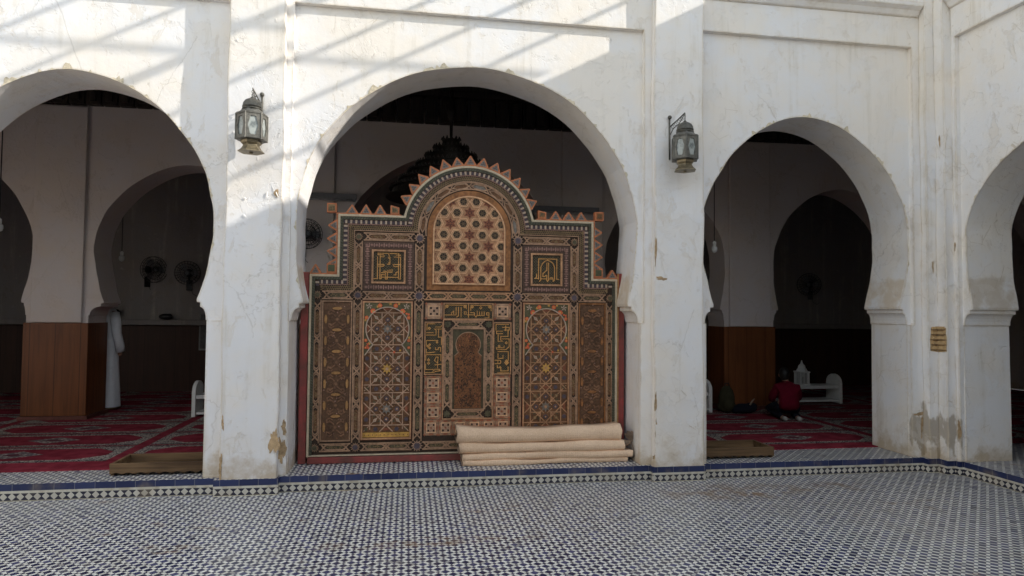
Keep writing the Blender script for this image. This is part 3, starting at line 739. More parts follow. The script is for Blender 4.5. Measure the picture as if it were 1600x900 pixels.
# ring of cartouches round the lattice, amber board, lattice
b = MB(); n = 60
def arcp(r, a0, a1, n): return [(r*math.cos(a0+(a1-a0)*k/n), VC+r*math.sin(a0+(a1-a0)*k/n)) for k in range(n+1)]
for r in (.496, .430): stroke(b, arcp(r, R(-6), R(186), n), .011, .016, 0, 0)
for k in range(8):
    a0 = R(-2+k*23.3); a1 = a0+R(20.5); m_ = (a0+a1)/2
    big_ = k % 2 == 1 or True
    hx = [(.463, a0), (.485, a0+R(5)), (.485, a1-R(5)), (.463, a1), (.441, a1-R(5)), (.441, a0+R(5))]
    PP = lambda r, a: (r*math.cos(a), VC+r*math.sin(a))
    stroke(b, [PP(*q) for q in hx], .009, .013, 0, 0, True); poly(b, [PP(.463+(r-.463)*.7, m_+(a-m_)*.85) for r, a in hx], .006, 0, 1 if k % 3 else 2)
    stroke(b, [PP(.492, a0-R(3.5)), PP(.434, a0+R(4))], .010, .0145, 0, 0); stroke(b, [PP(.434, a0-R(3.5)), PP(.492, a0+R(4))], .010, .015, 0, 0)
b.build('strapwork_ring', [P_TAN, P_BROWN, P_SLATE], scr)
inner = [(.415, 1.665)]+[(.415*math.cos(PI*k/40), VC+.415*math.sin(PI*k/40)) for k in range(41)]+[(-.415, 1.665)]
b = MB(); poly(b, inner, .008, 0, 0); b.build('amber_board', P_AMBER, scr)
LAT = [(-.352, 1.728), (.352, 1.728)]+[(.352*math.cos(PI*k/40), VC+.352*math.sin(PI*k/40)) for k in range(41)]
b = MB(); poly(b, LAT, .010, .006, 1)
stroke(b, LAT[1:]+[LAT[0]], .020, .022, .006, 1, True); stroke(b, [(u*1.0, v) for u, v in LAT[1:]]+[LAT[0]], .006, .026, .02, 2, True)
sp = .1272
for j in range(-8, 8):
    for i in range(-6, 7):
        cv = 2.216+j*sp*.866; cu_ = (i+(.5 if j % 2 else 0))*sp
        if abs(cu_) > .45 or cv < 1.66 or cv > 2.68: continue
        idx = round(cu_/(sp*.5)); isstar = (idx % 6 == 0) if j % 2 == 0 else ((idx+3) % 6 == 0)
        if isstar:
            q = clip(star((cu_, cv), .064, .036, 6), LAT)
            if q: poly(b, q, .013, .01, 3)
            for a in range(6):
                for r, s2, a2 in ((.017, .0062, PI/6), (.036, .0055, PI/2)):
                    c = (cu_+r*math.cos(a2+a*PI/3), cv+r*math.sin(a2+a*PI/3)); qq = clip(ngon(c, s2, 5), LAT)
                    if qq: poly(b, qq, .016, .01, 0)
            continue
        O, I, D = ngon((cu_, cv), .0632, 6), ngon((cu_, cv), .044, 6), ngon((cu_, cv), .0425, 6)
        for k in range(6):
            for (A, B, d, mi) in ((O, I, .016, 1),):
                q = clip([A[k], A[(k+1) % 6], B[(k+1) % 6], B[k]], LAT)
                if q: poly(b, q, d, .01, mi)
            for rr_, w_ in ((.0600, .0062), (.0445, .0042)):
                A, B = ngon((cu_, cv), rr_+w_/2, 6), ngon((cu_, cv), rr_-w_/2, 6); q = clip([A[k], A[(k+1) % 6], B[(k+1) % 6], B[k]], LAT)
                if q: poly(b, q, .020, .014, 2)
        q = clip(D, LAT)
        if q: poly(b, q, .0125, .01, 4)
        for a in range(6):
            c = (cu_+.022*math.cos(a*PI/3+.5), cv+.022*math.sin(a*PI/3+.5)); qq = clip(ngon(c, .0085, 5), LAT)
            if qq: poly(b, qq, .015, .012, 0)
b.build('star_lattice', [paint('lattice_dots', (30, 22, 16), .3), P_TAN2, P_PALE, P_RED, paint('lattice_rosette', (66, 55, 40), .4)], scr)  # first colour is the near-black dots on stars and rosettes
# square script panels in beaded aubergine frames
def lattice_ground(b, u0, u1, v0, v1, st, mi, d=.004):
    n = int((u1-u0+v1-v0)/st)
    for k in range(1, n):
        a = k*st
        p = (u0+min(a, u1-u0), v0+max(0, a-(u1-u0))); q = (u0+max(0, a-(v1-v0)), v0+min(a, v1-v0)); stroke(b, [p, q], .006, d, 0, mi)
        p = (u1-min(a, u1-u0), v0+max(0, a-(u1-u0))); q = (u1-max(0, a-(v1-v0)), v0+min(a, v1-v0)); stroke(b, [p, q], .006, d, 0, mi)
def script(b, u0, u1, v0, v1, box, strokes, wd, mi=0, d=.014):
    x0, x1, y0, y1 = box; T = lambda p: (u0+(p[0]-x0)/(x1-x0)*(u1-u0), v1-(p[1]-y0)/(y1-y0)*(v1-v0))
    for s_ in strokes:
        if len(s_) == 1:
            c = T(s_[0][:2]); stroke(b, ngon(c, s_[0][2], 4), wd, d, 0, mi, True)
        else: stroke(b, [T(p) for p in s_], wd, d, 0, mi)
def script_square(sgn, box, strokes):
    u0, u1 = (-.932, -.636) if sgn < 0 else (.636, .932); v0, v1 = 1.736, 2.036
    f = MB(); U0, U1, V0, V1 = u0-.093, u1+.093, v0-.083, v1+.094
    for (a, c, e, g_) in ((U0, U1, V0, v0-.02), (U0, U1, v1+.02, V1), (U0, u0-.02, v0-.02, v1+.02), (u1+.02, U1, v0-.02, v1+.02)): rect(f, a, c, e, g_, .006, 0, 1)
    nx, nz = 10, 10
    for k in range(nx):
        for vv in ((V0+v0-.02)/2, (V1+v1+.02)/2):
            c = (U0+.03+(U1-U0-.06)*k/(nx-1), vv); poly(f, ngon(c, .0155, 8), .014, .005, 0); poly(f, ngon(c, .006, 6), .018, .013, 2)
            if k < nx-1: c2 = (c[0]+(U1-U0-.06)/(nx-1)/2, vv); rect(f, c2[0]-.004, c2[0]+.004, vv-.019, vv+.019, .015, .005, 2)
    for k in range(1, nz-1):
        for uu in ((U0+u0-.02)/2, (U1+u1+.02)/2):
            c = (uu, V0+.03+(V1-V0-.06)*k/(nz-1)); poly(f, ngon(c, .0155, 8), .014, .005, 0); poly(f, ngon(c, .006, 6), .018, .013, 2)
            c2 = c[1]+(V1-V0-.06)/(nz-1)/2; rect(f, uu-.019, uu+.019, c2-.004, c2+.004, .015, .005, 2)
    f.build('beaded_frame', [P_PURPLE, P_PURD, P_ROSE], scr)
    b = MB(); lattice_ground(b, u0+.004, u1-.004, v0+.004, v1-.004, .027, 3); script(b, u0+.004, u1-.004, v0+.004, v1-.004, box, strokes, .0072, 0)
    stroke(b, [(u0-.006, v0-.006), (u1+.006, v0-.006), (u1+.006, v1+.006), (u0-.006, v1+.006)], .018, .022, 0, 2, True)
    b.build('script_panel', [P_GOLD, P_OLIVE, P_TAN2, P_GREEN], scr)
script_square(-1, (190, 795, 150, 745), [[(275, 220), (275, 185), (480, 185), (500, 230)], [(500, 270, .010)], [(515, 185), (660, 185)], [(515, 295), (515, 400), (465, 400)], [(495, 380), (495, 360)],
    [(275, 215), (380, 215)], [(330, 255), (395, 255), (395, 225)], [(268, 260), (268, 690), (200, 690)], [(318, 190), (318, 690), (345, 690), (345, 610), (430, 610)],
    [(275, 440), (385, 440), (402, 422), (385, 405), (275, 405)], [(690, 180), (690, 690)], [(730, 255), (730, 690), (690, 690)], [(730, 215), (640, 215)], [(730, 255), (600, 255)],
    [(580, 400), (600, 445), (690, 445)], [(610, 405), (735, 405)], [(345, 658), (690, 658)], [(350, 570), (430, 570), (430, 695), (465, 695), (470, 570), (440, 540), (390, 540)],
    [(480, 520), (480, 560), (560, 560), (560, 505)], [(520, 510), (520, 555)], [(600, 610), (640, 610), (640, 560), (690, 545)]])
script_square(1, (215, 790, 190, 770), [[(260, 660), (340, 660)], [(265, 660), (300, 635), (300, 570)], [(340, 670), (340, 265), (715, 265), (715, 670), (755, 670)],
    [(360, 715), (385, 690), (385, 430), (420, 360), (470, 310), (525, 290), (580, 310), (635, 350), (670, 430), (670, 690), (640, 715)], [(525, 265), (525, 290)],
    [(510, 345), (510, 490), (430, 560), (430, 620), (465, 620), (490, 595), (510, 600), (510, 690), (527, 718)], [(545, 345), (545, 690), (527, 718)],
    [(385, 665), (510, 665)], [(545, 665), (640, 665), (640, 690)], [(585, 640), (630, 640), (630, 665)]])
# centre: script strips, tile squares and the niche
def tile_square(b, u0, u1, v0, v1, red=False):
    cu_, cv, w_, h_ = (u0+u1)/2, (v0+v1)/2, (u1-u0)/2, (v1-v0)/2
    rect(b, u0, u1, v0, v1, .004, 0, 3)
    for e in (-1, 1):
        poly(b, ngon((cu_, cv+e*h_*.82), w_*.38, 6, 0, h_*.13), .009, .003, 1 if red else 0); poly(b, ngon((cu_+e*w_*.82, cv), w_*.13, 6, 0, h_*.38), .009, .003, 1 if red else 0)
        for e2 in (-1, 1): poly(b, star((cu_+e*w_*.9, cv+e2*h_*.9), w_*.22, w_*.10, 4), .010, .003, 1)
    rect(b, cu_-w_*.62, cu_+w_*.62, cv-h_*.62, cv+h_*.62, .008, .003, 0); stroke(b, [(cu_-w_*.62, cv-h_*.62), (cu_+w_*.62, cv-h_*.62), (cu_+w_*.62, cv+h_*.62), (cu_-w_*.62, cv+h_*.62)], .005, .012, .004, 4, True)
    for e in (-1, 1):
        for e2 in (-1, 1): poly(b, ngon((cu_+e*w_*.36, cv+e2*h_*.36), w_*.17, 4, PI/4, h_*.17), .0115, .007, 2)
    poly(b, ngon((cu_, cv), w_*.15, 6), .012, .007, 1 if red else 2)
TM = [P_TILE, P_BRICK, P_DARK, P_TAN, P_PALE]
def strip_panel(u0, u1, v0, v1, box, strokes, wd=.0066):
    b = MB(); lattice_ground(b, u0, u1, v0, v1, .024, 1); script(b, u0, u1, v0, v1, box, strokes, wd)
    stroke(b, [(u0-.003, v0-.003), (u1+.003, v0-.003), (u1+.003, v1+.003), (u0-.003, v1+.003)], .010, .018, 0, 2, True)
    b.build('script_panel', [P_GOLD, P_GREEN, P_TAN2], scr)
strip_panel(-.240, .240, 1.385, 1.532, (350, 1175, 75, 340), [[(372, 160), (372, 100), (722, 100), (722, 160)], [(398, 128, .010)], [(696, 128, .010)], [(762, 85), (762, 315)], [(745, 270), (860, 270), (890, 312), (910, 270), (910, 200)],
    [(360, 275), (550, 275), (550, 140)], [(590, 140), (590, 290), (560, 312)], [(635, 140), (635, 312)], [(470, 270), (475, 235), (510, 205), (510, 260)], [(690, 262), (722, 262), (722, 215), (690, 215), (690, 262)],
    [(800, 190), (800, 100), (1148, 100), (1148, 195)], [(826, 128, .010)], [(1120, 128, .010)], [(970, 142, .012)], [(800, 232), (862, 232), (862, 270)],
    [(910, 282), (1030, 282), (1030, 215)], [(950, 282), (950, 215)], [(990, 282), (990, 215)], [(1045, 322), (1112, 322), (1112, 230), (1072, 230), (1072, 272), (1112, 272)]])
strip_panel(-.422, -.256, .842, 1.345, (85, 300, 90, 850), [[(205, 108), (105, 108), (105, 200)], [(135, 175, .011)], [(100, 240), (185, 240)], [(100, 275), (220, 275), (220, 200), (198, 185), (290, 185)], [(212, 155), (280, 155), (292, 132)], [(252, 185), (252, 305), (290, 305), (290, 415)],
    [(100, 425), (100, 355), (245, 355)], [(235, 380, .009)], [(118, 440, .010)], [(142, 416, .009)], [(142, 466, .010)], [(100, 485), (100, 540), (212, 525)], [(215, 490), (250, 490), (250, 460), (280, 460), (280, 520)], [(215, 460), (215, 490)],
    [(95, 645), (95, 565), (285, 565), (285, 655)], [(130, 642, .011)], [(130, 690, .011)], [(95, 700), (95, 782), (190, 782)], [(225, 600), (205, 650), (245, 690), (250, 600), (225, 600)], [(212, 715), (290, 705)], [(245, 715), (245, 760)], [(188, 808), (212, 780), (270, 780), (282, 800), (215, 812)], [(95, 828), (205, 828)]])
strip_panel(.256, .422, .842, 1.345, (110, 330, 85, 840), [[(302, 105), (135, 105), (135, 192)], [(222, 150), (312, 150), (312, 190), (248, 190)], [(265, 128), (265, 200)], [(297, 200), (297, 285), (200, 285), (200, 340), (225, 358), (165, 360), (165, 260)], [(222, 207), (145, 207), (145, 245), (225, 245)], [(220, 322), (312, 322), (312, 440), (270, 482), (150, 482), (142, 455), (245, 455), (245, 428)],
    [(275, 382, .011)], [(180, 430, .010)], [(165, 512), (302, 512), (302, 640)], [(165, 542), (165, 612), (232, 612), (232, 568)], [(280, 650, .010)], [(264, 676, .009)], [(298, 676, .009)], [(280, 696, .009)], [(128, 640), (195, 640), (206, 662), (195, 692), (128, 692)], [(165, 655), (165, 680)], [(158, 720), (158, 752), (205, 752), (205, 800), (302, 800), (302, 740)], [(195, 745, .008)], [(165, 828), (312, 828)]])
for s_ in (-1, 1):
    u0, u1 = (.256, .424) if s_ > 0 else (-.424, -.256)
    b = MB(); tile_square(b, u0, u1, 1.380, 1.537); b.build('star_tile_panel', TM, scr)
    b = MB()
    for k in range(3): tile_square(b, u0, u1, .40+k*.142, .54+k*.142, True)
    b.build('star_tile_panel', TM, scr)
b = MB()
for k in range(6): tile_square(b, -.424+k*.1415, -.424+k*.1415+.139, .245, .395, True)
b.build('star_tile_panel', TM, scr)
for s_ in (-1, 1):
    u0, u1 = (.163, .243) if s_ > 0 else (-.243, -.163)
    rail(u0, u1, .50, 1.285, 3, (1,), gap=.07, name='niche_rail')
rail(-.155, .155, 1.292, 1.368, 1, (1,), name='niche_rail'); rail(-.155, .155, .410, .488, 1, (1,), name='niche_rail')
for u in (-.203, .203):
    for v in (1.33, .45):
        b = MB(); poly(b, star((u, v), .038, .026, 8), .012, 0, 0); b.build('star_boss', [P_GREEN], scr)
b = MB(); stroke(b, [(-.246, .404), (.246, .404), (.246, 1.374), (-.246, 1.374)], .010, .020, 0, 0, True); stroke(b, [(-.158, .494), (.158, .494), (.158, 1.287), (-.158, 1.287)], .011, .022, 0, 1, True); b.build('niche_frame', [P_TAN2, P_TAN], scr)
def horseshoe(c, r, vb, ub, pinch, n=24):
    a0 = R(-38); P = [(c[0]+r*math.cos(a0+(PI-2*a0)*k/n), c[1]+r*math.sin(a0+(PI-2*a0)*k/n)) for k in range(n+1)]
    return [(ub, vb), (ub, pinch)]+P+[(-ub+2*c[0], pinch), (-ub+2*c[0], vb)]
b = MB(); rect(b, -.150, .150, .502, 1.280, .004, 0, 6); hs = horseshoe((0, 1.130), .122, .504, .132, 1.02); poly(b, hs, .008, 0, 0)
rd = random.Random(5)
for _ in range(420):
    u, v = rd.uniform(-.125, .125), rd.uniform(.51, 1.24)
    if v > 1.02 and math.hypot(u, v-1.13) > .115: continue
    edge_ = abs(u) > .07 or v > 1.12
    rect(b, u-.004, u+.004, v-.006, v+.006, .0095+rd.uniform(0, .002), .007, (3 if rd.random() < .55 else 4) if edge_ and rd.random() < .6 else 2)
stroke(b, hs[1:-1], .007, .013, 0, 7)
b.build('niche_panel', [P_MIRR, P_BROWN, P_DARK, P_AMBER, P_BRICK, P_PALE, paint('niche_spandrel', (50, 52, 38), .4), P_TAN], scr)
# star-pattern arch panels
def arch_panel(c, warm):
    b = MB(); u0, u1, v0, v1 = c-.222, c+.222, .240, 1.535
    rect(b, u0, u1, v0+.048, v1, .003, 0, 0)
    rect(b, u0, u1, v0, v0+.045, .008, 0, 6)
    for k in range(12): poly(b, ngon((u0+.02+k*.037, v0+.022), .006, 4), .010, .007, 0)
    st = .009; a = .192; S1 = 0
    for k, cv in enumerate((1.282, .896, .510)):
        d = .013
        for e in (-1, 1):
            stroke(b, [(c+e*.155, cv-a), (c+e*.155, cv+a)], st, d, 0, 1); stroke(b, [(c-.215, cv+e*.155), (c+.215, cv+e*.155)], st, d, 0, 1)
            stroke(b, [(c+e*.055, cv-.155), (c+e*.055, cv-.05)], st, d, 0, 1); stroke(b, [(c+e*.055, cv+.155), (c+e*.055, cv+.05)], st, d, 0, 1)
            stroke(b, [(c-.155, cv+e*.055), (c-.05, cv+e*.055)], st, d, 0, 1); stroke(b, [(c+.155, cv+e*.055), (c+.05, cv+e*.055)], st, d, 0, 1)
            stroke(b, [(c-.21, cv+e*.21), (c+e*.0, cv+e*.0)] if e > 0 else [(c-.21, cv-.21), (c, cv)], st*.9, d-.002, 0, 1); stroke(b, [(c+.21, cv+e*.21), (c, cv)], st*.9, d-.002, 0, 1)
            stroke(b, [(c-e*.155, cv), (c, cv+.155)], st, d-.001, 0, 1); stroke(b, [(c-e*.155, cv), (c, cv-.155)], st, d-.001, 0, 1)
            stroke(b, [(c+e*.215, cv-.06), (c+e*.155, cv), (c+e*.215, cv+.06)], st, d-.001, 0, 1)
            stroke(b, [(c-.06, cv+e*.215), (c, cv+e*.155), (c+.06, cv+e*.215)], st, d-.001, 0, 1)
            for q in ((c+e*.1, cv), (c, cv+e*.088 if k == 0 else cv+e*.1)): poly(b, ngon(q, .024, 6, 0 if q[1] == cv else PI/2), .012, 0, 2); poly(b, ngon(q, .010, 5), .015, .011, 1)
            poly(b, ngon((c+e*.19, cv), .014, 6, 0, .042), .011, 0, 3); (poly(b, ngon((c, cv+e*.193), .046, 6, 0, .014), .011, 0, 3) if e < 0 or k == 0 else None)
            for e2 in (-1, 1):
                q = (c+e*.108, cv+e2*.108); t = (e/1.414, e2/1.414); 
                poly(b, [fr(q, t, -.030, 0), fr(q, t, 0, -.016), fr(q, t, .030, 0), fr(q, t, 0, .016)], .014, 0, 4 if not warm or k != 2 else 7)
                poly(b, [fr(q, t, -.008, -.006), fr(q, t, .010, -.003), fr(q, t, .004, .008)], .017, .013, 1)
                poly(b, [(c+e*.045, cv+e2*.125), (c+e*.085, cv+e2*.125), (c+e*.055, cv+e2*.085)], .009, 0, 5); poly(b, [(c+e*.125, cv+e2*.045), (c+e*.125, cv+e2*.085), (c+e*.085, cv+e2*.055)], .009, 0, 5)
                poly(b, ngon((c+e*.19, cv+e2*.10), .022, 6), .011, 0, 2); 
                if e2 < 0 or k == 0: poly(b, ngon((c+e*.1, cv+e2*.193), .022, 6), .011, 0, 2); poly(b, ngon((c+e*.19, cv+e2*.192), .018, 6), .011, 0, 5)
                stroke(b, [(c+e*.02, cv+e2*.062), (c+e*.062, cv+e2*.02)], st*.8, d, 0, 1)
        poly(b, star((c, cv), .052, .028, 8), .016, 0, 8 if k == 1 else 9); poly(b, star((c, cv), .022, .010, 8), .019, .015, 1)
    b.build('star_panel', [P_BROWN, P_TAN2 if warm else P_TILE, P_BLUE, P_RED, P_OFF, P_GREEN, P_YEL, P_OLIVE, P_YEL, P_SLATE], scr)
    # flower painted spandrel with a horseshoe opening
    r, cv = .205, 1.283; n = 28; a0 = R(-48); A = [(c+r*math.cos(a0+(PI-2*a0)*k/n), cv+r*1.02*math.sin(a0+(PI-2*a0)*k/n)) for k in range(n+1)]
    A = [(u1-.012, 1.03), (c+.165, 1.095)]+A+[(c-.165, 1.095), (u0+.012, 1.03)]
    b = MB(); poly(b, [(u1, 1.03)]+[(u1, v1), (u0, v1), (u0, 1.03)]+A[::-1], .018, 0, 0)
    rd = random.Random(int(c*100))
    for e in (-1, 1):
        for k in range(34):
            u, v = c+e*rd.uniform(.02, .215), rd.uniform(1.05, 1.53)
            if math.hypot(u-c, (v-cv)) < .222: continue
            poly(b, star((u, v), rd.uniform(.012, .02), .008, 5, rd.uniform(0, 3)), .021, .016, rd.choice((1, 1, 2, 4)))
        for u, v, s2 in ((.075, 1.507, .022), (.140, 1.452, .026), (.20, 1.39, .018), (.205, 1.17, .016), (.205, 1.10, .014)): poly(b, ngon((c+e*u, v), s2, 7, u), .024, .016, 2); poly(b, ngon((c+e*u, v), s2*.4, 5), .026, .022, 1)
        for a in (0, 1.3, 2.6, 3.9, 5.2): poly(b, [(c+e*.178, 1.50), (c+e*.178+.034*math.cos(a), 1.50+.034*math.sin(a)), (c+e*.178+.022*math.cos(a+.6), 1.50+.022*math.sin(a+.6))], .025, .016, 3)
    stroke(b, A, .010, .026, 0, 3)
    b.build('flower_spandrel', [P_FLOR, P_YEL, P_FRED, P_OFF, P_GREEN], scr)
    b = MB(); stroke(b, [(u0-.008, v0-.012), (u1+.008, v0-.012), (u1+.008, v1+.006), (u0-.008, v1+.006)], .014, .028, 0, 0, True); stroke(b, [(u0-.016, v0-.022), (u1+.016, v0-.022), (u1+.016, v1+.013), (u0-.016, v1+.013)], .007, .020, 0, 1, True); b.build('panel_moulding', [P_TAN2, P_RED], scr)
arch_panel(-.785, False); arch_panel(.785, True)
# outer carved panels with lozenge bars
def side_panel(c, yellow):
    b = MB(); u0, u1, v0, v1 = c-.135, c+.135, .215, 1.545; rect(b, u0, u1, v0, v1, .003, 0, 3); per = .2055; k = 0; v = v1-.07; rd = random.Random(9)
    while v > v0+.06:
        poly(b, ngon((c, v), .046, 8, PI/8, .0145), .020, 0, 1); 
        for e in (-1, 1):
            poly(b, ngon((c+e*.104, v), .018, 6), .015, 0, 3)
            if v-per/2 > v0+.05: poly(b, ngon((c+e*.104, v-per/2), .0135, 8, PI/8, .044), .020, 0, 1)
        cv = v-per/2
        if cv > v0+.05:
            poly(b, star((c, cv), .036, .022, 8), .014, 0, 3)
            poly(b, ngon((c, cv), .015, 6), .020, .012, 2)
            for e in (-1, 1):
                for e2 in (-1, 1):
                    P = [(c+e*.015, cv+e2*.03), (c+e*.045, cv+e2*.055), (c+e*.075, cv+e2*.045), (c+e*.080, cv+e2*.070), (c+e*.055, cv+e2*.085), (c+e*.03, cv+e2*.070)]
                    stroke(b, P, .011, .013+.003*(e2 > 0), 0, 2); stroke(b, [(c+e*.04, cv+e2*.012), (c+e*.07, cv+e2*.020), (c+e*.083, cv)], .010, .012, 0, 3)
                    poly(b, ngon((c+e*.052, cv+e2*.055), .012, 6), .018, .01, 2)
        v -= per; k += 1
    for _ in range(160): poly(b, ngon((rd.uniform(u0+.01, u1-.01), rd.uniform(v0+.01, v1-.01)), rd.uniform(.004, .008), 5), .010, .002, rd.choice((2, 3, 4)))
    stroke(b, [(u0, v0), (u1, v0), (u1, v1), (u0, v1)], .012, .020, 0, 5, True)
    b.build('carved_panel', [P_DARK, P_BAR if yellow else P_AMBER, paint('screen_carved_brown', (100, 72, 54), .5), paint('screen_umber', (70, 50, 36), .4), P_ROSE, P_TAN if yellow else P_AMBER], scr)
side_panel(-1.262, True); side_panel(1.262, False)
# red frame the screen stands in
b = MB(); b.box(-1.512, 1.517, -.035, .08, .004, .066); b.build('sill', REDP, scr, .006)
for s_ in (-1, 1):
    b = MB(); b.box(min(s_*1.5285, s_*1.60), max(s_*1.5285, s_*1.60), -.02, .09, .004, 1.82 if s_ < 0 else 1.86); b.build('frame_post', REDP, scr, .006)
    if s_ > 0: b = MB(); b.box(1.5235, 1.538, -.032, -.021, .07, 1.86); b.build('edge_bead', P_BAR, scr, .003)

# ------------------------------------------------------------------ wall lanterns
def wall_lantern(label, x, z, turn, lean):
    t = thing('wall_lantern', label, 'lantern', (x, YP-.196, z), turn, 'lanterns on the front pilasters'); t.scale = (.84, .84, .84)
    # bracket fixed to the pilaster: back plate, arm, scroll work and finial
    b = MB(); ca, sa = math.cos(-turn), math.sin(-turn)
    def W(u, v, h_): return (u*ca-v*sa, u*sa+v*ca, h_)          # wall-aligned point into the lantern's own axes
    b.tube([W(-lean, .222, -.18), W(-lean, .222, .30)], .010, 8); b.ball(W(-lean, .215, .312), .024, 10)
    b.tube([W(-lean, .215, .20), W(-lean*.5, .10, .25), W(0, .0, .305)], .007, 6); b.tube([W(-lean, .215, .10), W(-lean*.75, .16, .17), W(-lean*.4, .08, .20), W(0, 0, .30)], .005, 6)
    for k in range(4):
        f = .2+k*.2; c = W(-lean*(1-f), .215*(1-f), .17+.10*f); b.tube([(c[0]+.018*math.cos(a*PI/4), c[1], c[2]+.018*math.sin(a*PI/4)) for a in range(8)], .0035, 5, closed=True)
    b.build('bracket', LAMPD, t, smooth=True)
    b = MB()
    for k in range(5):
        zz = .215+k*.018; b.tube([((.009*math.cos(a*PI/4) if k % 2 else 0), (0 if k % 2 else .009*math.cos(a*PI/4)), zz+.012*math.sin(a*PI/4)) for a in range(8)], .0025, 5, closed=True)
    b.build('chain', LAMPD, t, smooth=True)
    b = MB(); b.lathe([(.012, .215), (.020, .205), (.018, .195), (.045, .190), (.072, .172), (.088, .145), (.092, .118), (.096, .112), (.096, .104), (.088, .102), (.088, .092), (.098, .088), (.098, .080)], n=24)
    b.build('dome', LAMPD, t, smooth=True)
    b = MB(); b.lathe([(.094, .085), (.120, .050), (.150, .040), (.150, .030)], n=6); b.build('shoulder', LAMPM, t, .003)
    def hexp(r, k): a = PI/3*k+PI/6*0; return (r*math.cos(a), r*math.sin(a))
    fr_ = MB(); gl = MB(); H0, H1, r = -.235, .030, .150
    for k in range(6):
        p, q = Vector(hexp(r, k)), Vector(hexp(r, k+1)); n_ = Vector(((p+q)/2)).normalized()
        ring = []
        for a in range(20):
            an = 2*PI*a/20; rr_ = 1+.09*math.cos(6*an)
            u, v = .5+.30*rr_*math.cos(an), (H0+H1)/2+.098*rr_*math.sin(an); w_ = p.lerp(q, u); ring.append((w_, v))
        corners = [(p, H0), (q, H0), (q, H1), (p, H1)]
        o = len(fr_.v); fr_.v += [(c.x, c.y, h) for c, h in ring]+[(c.x, c.y, h) for c, h in corners]+[(c.x-n_.x*.012, c.y-n_.y*.012, h) for c, h in ring]
        seq = [(0, 18, None)]
        # fan the plate between the oval and the rectangle
        idx = lambda a: o+a % 20
        quad = {0: 22, 1: 23, 2: 20, 3: 21}
        for a in range(20):
            m_ = (a+.5)/20*4; cn = o+20+{0: 2, 1: 3, 2: 0, 3: 1}[int(m_)]
            fr_.f.append([idx(a+1), idx(a), cn]); fr_.m.append(0)
            fr_.f.append([idx(a), idx(a+1), o+24+(a+1) % 20, o+24+a]); fr_.m.append(0)
        for a, (c1, c2) in ((5, (2, 3)), (10, (3, 0)), (15, (0, 1)), (0, (1, 2))):
            fr_.f.append([idx(a), o+20+c1, o+20+c2][::-1]); fr_.m.append(0)
        g_ = [(c.x-n_.x*.010, c.y-n_.y*.010, h) for c, h in ring]; gl.add(g_, [list(range(20))])
        for hh in (H0+.008, H1-.008): fr_.tube([(p.x*1.008, p.y*1.008, hh), (q.x*1.008, q.y*1.008, hh)], .006, 5)
        fr_.tube([(p.x, p.y, H0), (p.x, p.y, H1)], .009, 6)
        fr_.add([(p.x, p.y, H0), (q.x, q.y, H0), (0, 0, H0)], [(0, 2, 1)])
    fr_.build('cage', LAMPM, t); gl.build('glass', GLASS, t)
    b = MB(); b.lathe([(.105, -.235), (.100, -.262), (.080, -.280), (.082, -.292), (.098, -.318), (.128, -.345), (.130, -.352), (.02, -.352), (.018, -.366), (0, -.368)][::-1], n=6); b.build('foot', LAMPB, t, .002)
    return t
wall_lantern('tarnished brass lantern in the sun on the peeling left pilaster', -1.325, 3.22, R(18), -.045)
wall_lantern('darker brass lantern in the shade on the right pilaster', 2.555, 3.23, R(12), .09)

